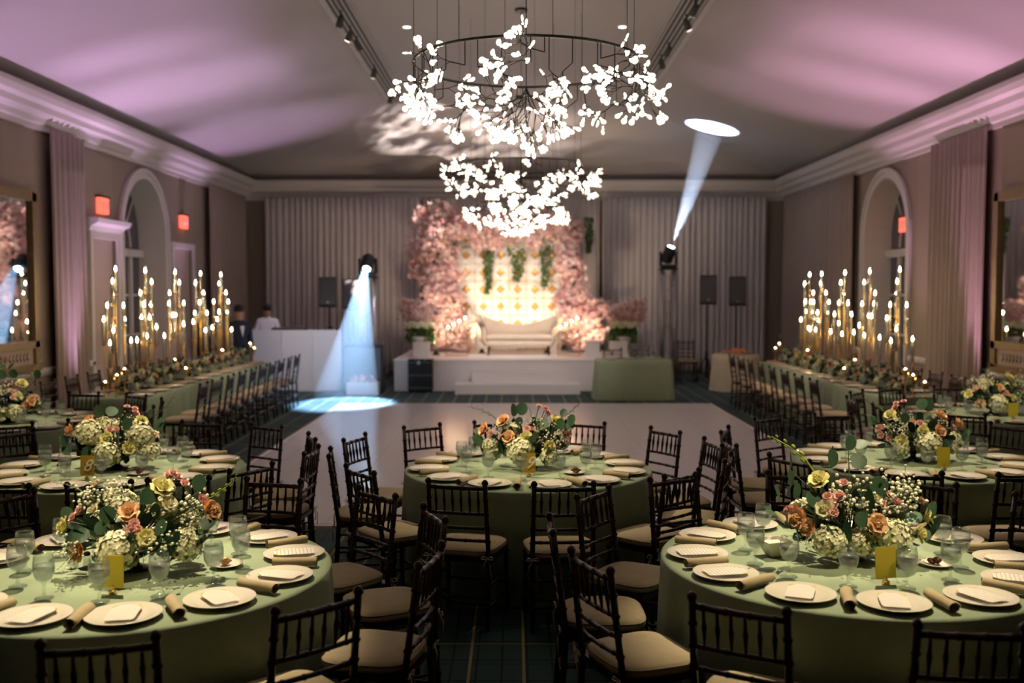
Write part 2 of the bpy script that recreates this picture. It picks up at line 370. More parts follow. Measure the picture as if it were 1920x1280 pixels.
for n, (a, b) in ((3, (16.0, 17.0)), (4, (19.8, 21.0))):
    root = inst('door_%d' % n, None); struct(root, 'white cased door beside the %s exit sign' % ('hooded' if n == 3 else 'farther'), 'door')
    x = -WX
    MB().box(x - .09, x - .05, a, b, 0, 2.95).build('door_leaf', 'panel', root)
    for (c, d, e, f) in ((a - .1, a, 0, 3.05), (b, b + .1, 0, 3.05), (a, b, 2.93, 3.05)):
        MB().box(x - .02, x + .05, c, d, e, f).build('casing', 'trim', root)
    if n == 3:
        sweep_profile([(0, 3.05), (.06, 3.05), (.10, 3.12), (.20, 3.17), (.22, 3.24), (0, 3.26)], (x, a - .18), (x, b + .18), (1, 0), 'hood').parent = root
    MB().ball((x - .03, b - .1, 1.05), .03).build('knob', 'gold', root)

def exit_sign(loc, s, label):
    t = thing('exit_sign', label, 'exit sign', loc)
    MB().box(-.035, .035, -.17, .17, -.13, .13).build('housing', 'exit', t)
    MB().box(-.05, .05, -.19, .19, .13, .16).build('top_bracket', 'blackm', t)
    cu = bpy.data.curves.new('letters', 'FONT'); cu.body = 'EXIT'; cu.size = .17; cu.align_x = 'CENTER'; cu.align_y = 'CENTER'; cu.extrude = .004
    me = text_mesh(cu); o = inst('letters', me, t, (-s * .038, 0, 0), rot=(R(90), 0, R(-90 if s > 0 else 90)))
    me.materials.append(M['white'])
def text_mesh(cu):
    o = bpy.data.objects.new('tmp', cu); col.objects.link(o); dg = bpy.context.evaluated_depsgraph_get()
    me = bpy.data.meshes.new_from_object(o.evaluated_get(dg)); bpy.data.objects.remove(o); me.materials.clear(); return me
exit_sign((-WX + .045, 16.4, 3.47), -1, 'red lit exit sign above the hooded door')
exit_sign((-WX + .045, 20.4, 3.48), -1, 'red lit exit sign above the door past the arch')
exit_sign((WX + .40, 18.5, 3.30), 1, 'red lit exit sign inside the arched fanlight')

# mirrors
for s in (-1, 1):
    t = thing('wall_mirror', 'tall gilt framed mirror on the wall beside the %s curtain' % ('single slim' if s < 0 else 'wider tied-back'), 'mirror', (s * (WX - .03), 13.1, 0))
    y0, y1, z0, z1 = -.95, .90, 1.02, 3.44
    xx = lambda a, b: (min(-s * a, -s * b), max(-s * a, -s * b))
    MB().box(*xx(0, .03), y0 + .1, y1 - .1, 1.36, z1 - .1).build('mirror_glass', 'mirror', t)
    for nm, b_ in (('frame_side', (y0, y0 + .12, z0, z1)), ('frame_side', (y1 - .12, y1, z0, z1)), ('frame_top', (y0 - .03, y1 + .03, z1 - .12, z1 + .02)), ('frame_rail', (y0, y1, 1.28, 1.38)), ('frame_base', (y0 - .05, y1 + .05, z0 - .06, z0 + .04))):
        MB().box(*xx(0, .08), *b_).build(nm, 'frame', t)
    MB().box(*xx(0, .04), y0 + .1, y1 - .1, z0 + .02, 1.30).build('painted_panel', 'panel', t)
    lf = MB()
    for k in range(-6, 7):
        if k == 0: lf.ball((-s * .045, 0, 1.17), .05, 8, 4, 0, (.2, 1, 1)); continue
        for up in (-1, 1):
            c = Vector((-s * .045, k * .095, 1.17)); d = Vector((0, .05 * (1 if k > 0 else -1), up * .06))
            lf.tube([c, c + d * .5, c + d], [.004, .012, .002], 5)
    lf.build('leaf_ornament', 'frame', t)

# drapes
def drape(name, a, b, z0, z1, m, label, cat='curtain', amp=.07, pitch=.16, depth=(0, 1), seed=1, flare=.0, group=None):
    r = random.Random(seed); L = math.dist(a, b); n = max(8, int(L / pitch) * 6); rows = 8
    d = ((b[0] - a[0]) / L, (b[1] - a[1]) / L); vs = []; fs = []
    ph = 0; phs = []
    for i in range(n + 1): phs.append(ph); ph += 2 * pi / 6 * r.uniform(.7, 1.35)
    am = [r.uniform(.6, 1.2) for _ in range(n // 6 + 3)]
    for k in range(rows + 1):
        t = k / rows; z = z1 + (z0 - z1) * t
        for i in range(n + 1):
            o = amp * am[i // 6] * sin(phs[i] + .3 * t) * (.55 + .45 * t) + amp
            u = L * i / n + .02 * sin(phs[i] * .5 + 2 * t) * t + flare * t * (i / n - .5)
            vs.append((a[0] + d[0] * u + depth[0] * o, a[1] + d[1] * u + depth[1] * o, z))
    for k in range(rows):
        for i in range(n): fs.append((k * (n + 1) + i, k * (n + 1) + i + 1, (k + 1) * (n + 1) + i + 1, (k + 1) * (n + 1) + i))
    o = MB().add(vs, fs).build(name, m, None, True)
    md = o.modifiers.new('thick', 'SOLIDIFY'); md.thickness = .012
    return tag(o, label, cat, group)
drape('curtain', (-WX + .06, 14.4), (-WX + .06, 15.45), .02, 4.40, 'curtain', 'slim taupe curtain between the mirror and the hooded door', depth=(1, 0), seed=3)
drape('curtain', (-WX + .06, 21.85), (-WX + .06, 24.75), .02, 4.40, 'curtain', 'wide taupe curtain behind the DJ booth', depth=(1, 0), seed=4)
drape('curtain', (WX - .06, 14.2), (WX - .06, 16.05), .02, 4.40, 'curtain', 'taupe curtain between the mirror and the glazed arch', depth=(-1, 0), seed=5)
drape('curtain', (WX - .06, 19.75), (WX - .06, 24.75), .02, 4.40, 'curtain', 'broad taupe curtain beyond the glazed arch', depth=(-1, 0), seed=6)
drape('drape', (-6.25, 25.12), (-2.35, 25.12), .02, 4.42, 'drape', 'pale lilac voile drape behind the DJ booth', 'drape', .06, .15, (0, -1), 8)
drape('drape', (-2.3, 25.25), (2.15, 25.25), .02, 4.42, 'drape', 'pale voile drape behind the flower arch', 'drape', .06, .15, (0, -1), 9)
drape('drape', (2.2, 25.12), (6.32, 25.12), .02, 4.42, 'drape', 'cold white voile drape behind the right loudspeakers', 'drape', .06, .15, (0, -1), 10)

# linear air slots with track heads at the edges of the flat ceiling
for s in (-1, 1):
    t = thing('ceiling_air_slot', 'dark slotted air grille with spotlights, %s side of chandeliers' % ('DJ' if s < 0 else 'dessert table'), 'air grille', (s * (FX - .16), 0, ZF - .02))
    MB().box(-.17, .17, 2, 20.9, 0, .012).build('slot_backing', 'grille', t)
    for k in range(5): MB().box(-.155 + k * .075, -.135 + k * .075, 2, 20.9, -.02, .0).build('slat', 'trim', t)
    for sx in (-.21, .19): MB().box(sx, sx + .02 + (.06 if sx * s > 0 else 0), 2, 20.9, -.03, .0).build('border', 'trim', t)
    for s2, y, d in TRK + [(-1, 14.0, Vector((-.3, .3, -.9))), (-1, 19.6, Vector((-.3, .3, -.9))), (1, 16.6, Vector((.3, .3, -.9))), (1, 18.3, Vector((.3, .3, -.9)))]:   # the last four heads are dark
        if s2 != s: continue
        h = thing('track_spotlight', 'small spotlight head hanging in the %s air slot' % ('DJ-side' if s < 0 else 'dessert-side'), 'spotlight', (s * (FX - .16), y, ZF - .16), 0, 'spotlights in the ceiling slots')
        MB().tube([(0, 0, .12), (0, 0, .0)], .012, 6).build('stem', 'blackm', h)
        MB().tube([-d * .06, d * .02, d * .11], [.03, .045, .05], 10).build('lamp_can', 'grille', h, True)
        MB().tube([d * .111, d * .116], .042, 10).build('lamp_lens', 'grille' if (s2, y) in ((-1, 14.0), (-1, 19.6), (1, 16.6), (1, 18.3)) else 'downl', h)
if True:
    for x, y in DOWN:
        t = thing('recessed_downlight', 'small round recessed downlight in the flat ceiling', 'downlight', (x, y, ZF), 0, 'recessed ceiling downlights')
        MB().lathe([(.085, -.001), (.085, -.012), (.06, -.012), (.06, -.004)], 16).build('bezel', 'trim', t)
        MB().lathe([(.055, -.012), (.055, -.014)], 14).build('lens', 'downl', t)

for s, y in UPL:
    t = thing('uplight', 'small black floor uplight can at the foot of the %s wall' % ('exit sign' if s < 0 else 'single arch'), 'uplight', (s * 6.50, y, 0), 0, 'floor uplights along the walls')
    MB().lathe([(.07, 0), (.075, .02), (.075, .12), (.065, .125)], 14).build('housing', 'black', t)
    MB().lathe([(.06, .125), (.06, .128)], 14).build('lens', 'glasspane', t)

# ------------------------------------------------------------------ dance floor and stage
t = thing('dance_floor', 'glossy white portable dance floor laid on the carpet', 'dance floor', (0, 0, 0))
MB().box(-3.14, 3.55, 8.70, 18.15, .0, .025).build('floor_deck', 'dance', t)
for b_ in ((-3.19, -3.14, 8.65, 18.2), (3.55, 3.60, 8.65, 18.2), (-3.14, 3.55, 8.65, 8.70), (-3.14, 3.55, 18.15, 18.2)):
    MB().box(*b_, 0, .02).build('edge_ramp', 'stage', t)
t = thing('stage', 'low white stage carrying the settee and flower arch', 'stage', (0, 0, 0))
MB().box(-2.5, 2.5, 20.62, 24.4, 0, .62).build('platform', 'stage', t)
MB().box(-2.52, 2.52, 20.60, 24.4, .62, .65).build('deck', 'stage', t)
t = thing('stage_steps', 'white two-tread steps against the stage front', 'steps', (.06, 20.59, 0))
MB().box(-1.26, 1.26, -.62, -.0, 0, .20).build('tread', 'stage', t)
MB().box(-.93, .93, -.31, -.0, .20, .42).build('tread', 'stage', t)
SZ = .65

# ------------------------------------------------------------------ chairs
def ringed(mb, pts, r, n=7, rings=(), rr=1.35):
    pts = [Vector(p) for p in pts]; P2 = []; rs = []
    L = [0]
    for i in range(1, len(pts)): L.append(L[-1] + (pts[i] - pts[i - 1]).length)
    stops = sorted([(l, 1.) for l in L] + [x for g in rings for x in ((g * L[-1] - .009, 1.), (g * L[-1] - .003, rr), (g * L[-1] + .003, rr), (g * L[-1] + .009, 1.))])
    for l, k in stops:
        l = min(max(l, 0), L[-1]); i = max(j for j in range(len(L)) if L[j] <= l + 1e-9); i = min(i, len(L) - 2)
        u = (l - L[i]) / (L[i + 1] - L[i]); P2.append(pts[i].lerp(pts[i + 1], u)); rs.append(r * k)
    return mb.tube(P2, rs, n)
CH = {}
def yb(z): return -.19 - max(0, z - .44) * .13
for s in (-1, 1):
    mb = MB(); ringed(mb, [(s * .185, -.215, 0), (s * .185, -.19, .44), (s * .18, yb(.915), .915)], .0155, 7, (.15, .30, .45, .60, .70, .79, .89))
    mb.lathe([(.012, .905), (.020, .912), (.021, .925), (.012, .938), (.003, .942)], 8, 0, Matrix.Translation((s * .18, yb(.92), 0)))
    CH['post%d' % s] = mb.mesh('back_post', 'wood', True)
    mb = MB(); ringed(mb, [(s * .20, .195, 0), (s * .195, .185, .44)], .0155, 7, (.2, .45, .7, .92)); CH['leg%d' % s] = mb.mesh('front_leg', 'wood', True)
def rail(z, r, bow=.012, n=6):
    mb = MB(); ringed(mb, [(.18 * u, yb(z) - bow * (1 - u * u), z) for u in (-1, -.5, 0, .5, 1)], r, 6, (.12, .37, .63, .88), 1.25); return mb.mesh('rail', 'wood', True)
CH['top'] = rail(.885, .0135); CH['rails'] = [rail(z, .0105) for z in (.725, .635, .555)]
mb = MB(); mb.lathe([(.006, 0), (.0065, .03), (.011, .075), (.0115, .085), (.008, .10), (.006, .16)], 6); CH['spin'] = mb.mesh('spindle', 'wood', True)
mb = MB(); mb.box(-.205, .205, -.20, .20, .415, .445); CH['seat'] = mb.mesh('seat_frame', 'wood')
def cushion():
    mb = MB(); n = 40; prof = [(.90, .445), (.985, .452), (1.0, .468), (.985, .484), (.90, .497), (.55, .506), (.02, .508)]
    vs = []; fs = []
    for (k, z) in prof:
        for j in range(n):
            a = 2 * pi * j / n; c, s_ = cos(a), sin(a); e = .5
            x = .215 * math.copysign(abs(c) ** e, c); y = .205 * math.copysign(abs(s_) ** e, s_)
            x *= 1 + .06 * (y / .2)
            vs.append((x * k, y * k + .005, z))
    for i in range(len(prof) - 1):
        for j in range(n): fs.append((i * n + j, i * n + (j + 1) % n, (i + 1) * n + (j + 1) % n, (i + 1) * n + j))
    fs.append(tuple(range(n))[::-1]); fs.append(tuple(range((len(prof) - 1) * n, len(prof) * n)))
    return mb.add(vs, fs)
CH['cush'] = cushion().mesh('cushion', 'cushion', True)
def piping():
    mb = MB(); n = 40; P_ = []
    for j in range(n + 1):
        a = 2 * pi * j / n; c, s_ = cos(a), sin(a); x = .213 * math.copysign(abs(c) ** .5, c); y = .203 * math.copysign(abs(s_) ** .5, s_); P_.append((x * (1 + .06 * y / .2), y + .005, .483))
    return mb.tube(P_, .004, 4, 0, False)
CH['pipe'] = piping().mesh('piping', 'piping', True)
for s in (-1, 1):
    mb = MB(); c = Vector((s * .185, -.212, .452))
    for k in (-1, 1):
        mb.tube([c, c + Vector((k * .025, -.012, .012)), c + Vector((k * .045, -.01, -.004)), c + Vector((k * .02, -.008, -.008)), c], .0035, 4)
        mb.tube([c, c + Vector((k * .02, -.02, -.04)), c + Vector((k * .03, -.015, -.11 - .02 * k))], .0035, 4)
    CH['tie%d' % s] = mb.mesh('tie', 'ribbon', True)
def stret(a, b): mb = MB(); ringed(mb, [a, b], .009, 6, (.25, .5, .75), 1.3); return mb.mesh('stretcher', 'wood', True)
CH['str'] = [stret((-.195, .19, .20), (.195, .19, .20)), stret((-.185, -.205, .20), (.185, -.205, .20))] + [stret((s * .185, -.205, z), (s * .197, .19, z)) for s in (-1, 1) for z in (.14, .27)]
def chair_parts(t):
    for k in ('post-1', 'post1'): inst('back_post', CH[k], t)
    for k in ('leg-1', 'leg1'): inst('front_leg', CH[k], t)
    inst('top_rail', CH['top'], t)
    for r_ in CH['rails']: inst('cross_rail', r_, t)
    for u in range(6):
        x = -.135 + u * .054; inst('spindle', CH['spin'], t, (x, yb(.725) - .011 * (1 - (x / .18) ** 2), .725), rot=(R(7.4), 0, 0))
    inst('seat_frame', CH['seat'], t)
    for r_ in CH['str']: inst('stretcher', r_, t)
    c = inst('cushion', CH['cush'], t); inst('piping', CH['pipe'], c)
    for k in ('tie-1', 'tie1'): inst('tie', CH[k], c)
def merged(objs, name, mats):
    mb = MB(); mi = {}
    for me, mtx in objs:
        b = len(mb.v); mb.v += [tuple(mtx @ v.co) for v in me.vertices]
        mb.f += [tuple(b + i for i in p.vertices) for p in me.polygons]; mb.m += [0] * len(me.polygons)
    return mb.mesh(name, mats, True)
I4 = Matrix.Identity(4)
FARF = merged([(CH[k], I4) for k in ('post-1', 'post1', 'leg-1', 'leg1', 'top', 'seat')] + [(r_, I4) for r_ in CH['rails'] + CH['str']] +
              [(CH['spin'], Matrix.Translation((-.135 + u * .054, yb(.725) - .009, .725)) @ Matrix.Rotation(R(7.4), 4, 'X')) for u in range(6)], 'chair_frame', 'wood')
def chair(loc, rz, label, group, near=True):
    t = thing('chiavari_chair', label, 'chair', (loc[0], loc[1], .027 if (-3.1 < loc[0] < 3.5 and 8.7 < loc[1] < 18.1) else 0), rz, group)
    if near: chair_parts(t)
    else: inst('chair_frame', FARF, t); inst('cushion', CH['cush'], t)
    return t

# ------------------------------------------------------------------ tables and settings
PH = {'T9': 'round table numbered nine', 'T8': 'round table numbered eight', 'TL': 'round table in front of table eight', 'TR': 'round table with sauce bowl', 'TM': 'round table behind sauce bowl table',
      'FL': 'round table by the DJ-side long table', 'FR': 'round table by the dessert-side long table'}
SHORT = {'T9': 'table nine', 'T8': 'table eight', 'TL': 'the plain-card table before eight', 'TR': 'the sauce bowl table', 'TM': 'the table behind sauce bowl', 'FL': 'the DJ-side round table', 'FR': 'the dessert-side round table'}
def skirt(outline, ztop, zbot, seed, amp=.036, flare=.03, rows=8):
    """outline: list of (x,y,nx,ny,s) with s = arc length"""
    r = random.Random(seed); n = len(outline); vs = [(0, 0, ztop)]; fs = []
    L = outline[-1][4] + math.dist(outline[-1][:2], outline[0][:2])
    ks = [max(3, round(L / w_)) for w_ in (.46, .29, .19)]; ph = [r.uniform(0, 6.28) for _ in ks]
    rings = [(-.02, 0, 0), (-.004, -.003, 0), (.004, -.012, .0)] + [(.006, -(ztop - zbot) * k / rows, k / rows) for k in range(1, rows + 1)]
    for (o, dz, t) in rings:
        for (x, y, nx, ny, s_) in outline:
            u = 2 * pi * s_ / L
            f_ = (.5 * sin(ks[0] * u + ph[0]) + .35 * sin(ks[1] * u + ph[1] + t) + .3 * sin(ks[2] * u + ph[2]))
            d = o + flare * t + amp * f_ * t ** .7
            vs.append((x + nx * d, y + ny * d, ztop + dz))
    for j in range(n): fs.append((0, 1 + j, 1 + (j + 1) % n))
    for i in range(len(rings) - 1):
        for j in range(n): fs.append((1 + i * n + j, 1 + (i + 1) * n + j, 1 + (i + 1) * n + (j + 1) % n, 1 + i * n + (j + 1) % n))
    return MB().add(vs, fs)
def circ(r, n=120): return [(r * cos(2 * pi * j / n), r * sin(2 * pi * j / n), cos(2 * pi * j / n), sin(2 * pi * j / n), r * 2 * pi * j / n) for j in range(n)]
def rect(hx, hy, step=.05):
    pts = []; s_ = 0
    for (a, b, nrm) in (((-hx, -hy), (hx, -hy), (0, -1)), ((hx, -hy), (hx, hy), (1, 0)), ((hx, hy), (-hx, hy), (0, 1)), ((-hx, hy), (-hx, -hy), (-1, 0))):
        L = math.dist(a, b); k = max(2, int(L / step))
        for i in range(k):
            u = i / k; nx, ny = nrm
            if i == 0:
                px = {(0, -1): (-1, 0), (1, 0): (0, -1), (0, 1): (1, 0), (-1, 0): (0, 1)}[nrm]; nx, ny = (nx + px[0]) * .7, (ny + px[1]) * .7
            pts.append((a[0] + (b[0] - a[0]) * u, a[1] + (b[1] - a[1]) * u, nx, ny, s_ + L * u))
        s_ += L
    return pts
TZ = .765
def table_base(label, loc, hx=None, hy=None, r=None):
    t = thing('banquet_table', label, 'table', (*loc, 0))
    if r: MB().lathe([(r - .02, .735), (r - .02, .752)], 40).build('tabletop', 'blackm', t)
    else: MB().box(-hx + .01, hx - .01, -hy + .01, hy - .01, .735, .752).build('tabletop', 'blackm', t)
    q_ = (r * .6, r * .6) if r else (hx * .8, hy * .9)
    for sx in (-1, 1):
        for sy in (-1, 1): MB().tube([(sx * q_[0], sy * q_[1], 0), (sx * q_[0], sy * q_[1], .735)], .016, 8).build('leg', 'blackm', t)
ST = {}
mb = MB(); mb.lathe([(.03, 0), (.085, .001), (.092, .004), (.11, .010), (.148, .018), (.152, .021), (.149, .022), (.112, .0135), (.09, .007), (.02, .006)], 40); ST['plate'] = mb.mesh('plate', 'plate', True)
def menu_card():
    o = [(-.045, -.085), (.045, -.085), (.052, -.07), (.052, .06), (.03, .088), (-.03, .088), (-.052, .06), (-.052, -.07)]
    n = len(o); return MB().add([(x, y, 0) for x, y in o] + [(x, y, .0012) for x, y in o], [tuple(range(n))[::-1], tuple(range(n, 2 * n))] + [(i, (i + 1) % n, n + (i + 1) % n, n + i) for i in range(n)])
ST['menu'] = menu_card().mesh('menu_card', 'menu')
mb = MB()
for (x, y, k) in ((-.04, .072, 1), (.04, .072, -1)): mb.add([(x - .012 * k, y - .02, .0016), (x + .014 * k, y + .012, .0016), (x - .010 * k, y + .0, .0016)], [(0, 1, 2)])
ST['menug'] = mb.mesh('gold_corner', 'goldcard')
def napkin():
    mb = MB(); n = 14; P_ = []
    vs = []; fs = []
    prof = []
    for j in range(26):                       # a spiral of folded linen
        a = j / 25 * 2 * pi * 1.9; r_ = .028 - .0075 * j / 25 * 1.9; prof.append((r_ * cos(a), r_ * sin(a) * .85 + .0235))
    for k, y in enumerate((-.105, -.1, -.03, .04, .1, .105)):
        wob = 1 + .05 * sin(k * 2.1)
        for (x, z) in prof: vs.append((x * wob + .004 * sin(k * 1.7), y, z))
    m_ = len(prof)
    for k in range(5):
        for j in range(m_ - 1): fs.append((k * m_ + j, k * m_ + j + 1, (k + 1) * m_ + j + 1, (k + 1) * m_ + j))
    return mb.add(vs, fs)
ST['nap'] = napkin().mesh('napkin', 'napkin', True)
def goblet():
    return MB().lathe([(.034, 0), (.036, .002), (.03, .005), (.008, .010), (.0055, .03), (.006, .05), (.012, .062), (.028, .075), (.038, .098), (.0405, .118), (.039, .14), (.0345, .168), (.0335, .168), (.038, .14), (.0393, .118), (.0368, .098), (.027, .077), (.008, .066)], 20)
ST['gob'] = goblet().mesh('goblet', 'glass', True)
ST['wat'] = MB().lathe([(.004, .068), (.026, .078), (.0360, .099), (.0386, .118), (.0382, .130), (.002, .131)], 16).mesh('water', 'water', True)
def setting(c, a, ph, rr=(.742, .752, .50), dn=15., dg=15., z=TZ, menu=True, facing=None):
    """plate, menu, napkin, goblet for a seat at angle a (deg) round centre c"""
    f = lambda r_, d: (c[0] + r_ * cos(R(a + d)), c[1] + r_ * sin(R(a + d)), z)
    place(f(rr[0], 0), f(rr[1], dn), f(rr[2], dg), R(a) + pi / 2, R(a + dn) + pi / 2, ph, menu)
def place(pp, pn, pg, rp, rn, ph, menu=True):
    tag(inst('dinner_plate', ST['plate'], None, pp), 'round cream china plate on the ' + ph, 'plate', 'plates on the ' + ph)
    if menu:
        t = thing('menu_card', 'printed white menu card lying on a plate, ' + ph, 'menu card', (pp[0], pp[1], pp[2] + .0225), rp + rnd.uniform(-.25, .25), 'menus on the ' + ph)
        inst('card', ST['menu'], t, scale=(1.12, 1.15, 1)); inst('gold_corner', ST['menug'], t, scale=(1.12, 1.15, 1))
    tag(inst('rolled_napkin', ST['nap'], None, pn, rn + rnd.uniform(-.1, .1)), 'rolled beige linen napkin on the ' + ph, 'napkin', 'napkins on the ' + ph)
    t = thing('water_goblet', 'stemmed glass goblet of iced water on the ' + ph, 'goblet', pg, 0, 'goblets on the ' + ph)
    inst('glass_bowl', ST['gob'], t, scale=1.12); inst('water', ST['wat'], t, scale=1.12)

# ------------------------------------------------------------------ flower kit (unit sized, scaled when used)
FK = {}
def petal(mb, mtx, w_=1., l_=1., cup=.35, mi=0):
    g_ = [(-.28, 0, 0), (.28, 0, 0), (-.5, .5, cup * .25), (0, .5, 0), (.5, .5, cup * .25), (-.36, .95, cup), (0, 1.03, cup * .75), (.36, .95, cup)]
    mb.add([(x * w_, y * l_, z) for x, y, z in g_], [(0, 1, 3), (0, 3, 2), (1, 4, 3), (2, 3, 6, 5), (3, 4, 7, 6)], mi, mtx)
def fib(n, seed=0):
    r = random.Random(seed)
    for i in range(n):
        z = 1 - 2 * (i + .5) / n; a = i * 2.39996 + r.uniform(-.2, .2); q_ = math.sqrt(1 - z * z); yield Vector((q_ * cos(a), q_ * sin(a), z))
def hyd(seed, n=210):
    r = random.Random(seed); mb = MB(); mb.ball((0, 0, 0), .80, 12, 8, 1)
    for d in fib(n, seed):
        if d.z < -.75: continue
        q_ = (d + Vector((r.uniform(-.25, .25), r.uniform(-.25, .25), r.uniform(-.25, .25)))).to_track_quat('Z', 'Y').to_matrix().to_4x4()
        k = r.uniform(.85, 1.06); s_ = r.uniform(.125, .175)
        for j in range(4):
            petal(mb, Matrix.Translation(d * k * .92) @ q_ @ Matrix.Rotation(j * pi / 2 + r.uniform(-.2, .2), 4, 'Z') @ Matrix.Rotation(r.uniform(-.25, .35), 4, 'X') @ Matrix.Scale(s_, 4), 1.05, 1., .15)
    return mb.mesh('hydrangea', ['hyd', 'hydg'], True)
FK['hyd'] = [hyd(1), hyd(2), hyd(3)]
def rose(m, seed):
    r = random.Random(seed); mb = MB()
    mb.ball((0, 0, .30), .22, 8, 5, 0, (1, 1, 1.8))
    for ring_, (n, rad, tilt, s_, z) in enumerate(((3, .10, -14, .66, .10), (4, .20, -6, .74, .06), (5, .32, 6, .80, .0), (6, .42, 24, .84, -.05), (6, .46, 46, .84, -.10))):
        for j in range(n):
            a = 2 * pi * j / n + ring_ * .6 + r.uniform(-.12, .12)
            petal(mb, Matrix.Rotation(a, 4, 'Z') @ Matrix.Translation((0, rad * .55, z)) @ Matrix.Rotation(R(88 - tilt), 4, 'X') @ Matrix.Scale(s_, 4), 1.15, 1., -.28 if ring_ > 2 else .30)
    for j in range(5): petal(mb, Matrix.Rotation(j * 1.257, 4, 'Z') @ Matrix.Translation((0, .1, -.12)) @ Matrix.Rotation(R(-8), 4, 'X') @ Matrix.Scale(.5, 4), .5, 1., -.1, 1)
    return mb.mesh('rose', [m, 'stem'], True)
for k, m in (('cream', 'cream'), ('lemon', 'yrose'), ('peach', 'peach'), ('pink', 'pink')): FK[k] = rose(m, hash(k) % 97 if False else len(k) * 7)
def breath(seed):
    r = random.Random(seed); mb = MB()
    for i in range(46):
        d = Vector((r.gauss(0, .42), r.gauss(0, .42), r.uniform(.2, 1.0))); b_ = Vector((d.x * .3, d.y * .3, d.z * .45))
        mb.tube([(0, 0, -.4), b_, d], .008, 3, 1, False); mb.ball(d, r.uniform(.045, .075), 5, 3)
    return mb.mesh('babys_breath', ['breath', 'stem'], True)
FK['breath'] = [breath(1), breath(2)]
def leaf_mesh(m, pointed, name):
    n = 10; vs = [(0, 0, 0)]; 
    for j in range(n):
        a = 2 * pi * j / n - pi / 2; x = .5 * cos(a); y = .55 + .55 * sin(a)
        if pointed: x *= .62 * (1 - .35 * max(0, sin(a))); y *= 1.25
        vs.append((x, y, .10 * abs(x) + .05 * sin(y * 3)))
    vs[0] = (0, .55 * (1.25 if pointed else 1), 0)
    mb = MB().add(vs, [(0, 1 + j, 1 + (j + 1) % n) for j in range(n)]); me = mb.mesh(name, m, True); return me
FK['leaf'] = leaf_mesh('euc', False, 'round_leaf'); FK['dleaf'] = leaf_mesh('dleaf', True, 'dark_leaf')
def sprig(seed, m='sprig'):
    r = random.Random(seed); mb = MB(); pts = [Vector((0, 0, 0)), Vector((.05, 0, .35)), Vector((.0, .05, .7)), Vector((-.1, .05, 1.0))]
    mb.tube(pts, [.014, .011, .008, .005], 4)
    for i in range(9):
        u = .35 + .65 * i / 8; k = min(int(u * 3), 2); p = pts[k].lerp(pts[k + 1], u * 3 - k); s_ = 1 if i % 2 else -1
        mb.ball(p + Vector((s_ * .04, 0, .02)), (.035 if m == 'sprig' else .014) * (1.2 - .6 * u), 5, 3, 0, (1, .7, 1.6))
    return mb.mesh('sprig', m, True)
FK['sprig'] = sprig(3); FK['twig'] = sprig(5, 'stem')
VASE = MB().lathe([(.075, 0), (.08, .006), (.05, .014), (.022, .03), (.022, .05), (.06, .065), (.11, .10), (.13, .145), (.135, .165), (.12, .16), (.05, .10)], 24).mesh('compote_bowl', 'vase', True)
GREENBALL = {}
def greenfill(seed):
    r = random.Random(seed); mb = MB()
    for d in fib(70, seed):
        if d.z < -.3: continue
        p = Vector((d.x * .26, d.y * .17, .17 + d.z * .15)); q_ = d.to_track_quat('Y', 'Z').to_matrix().to_4x4()
        petal(mb, Matrix.Translation(p * .8) @ q_ @ Matrix.Rotation(r.uniform(0, 6), 4, 'Y') @ Matrix.Scale(r.uniform(.06, .11), 4), .7, 1.2, .1)
        mb.tube([(0, 0, .1), p], .003, 3, 0, False)
    return mb.mesh('foliage', 'dleaf', True)
FILL = [greenfill(1), greenfill(2)]
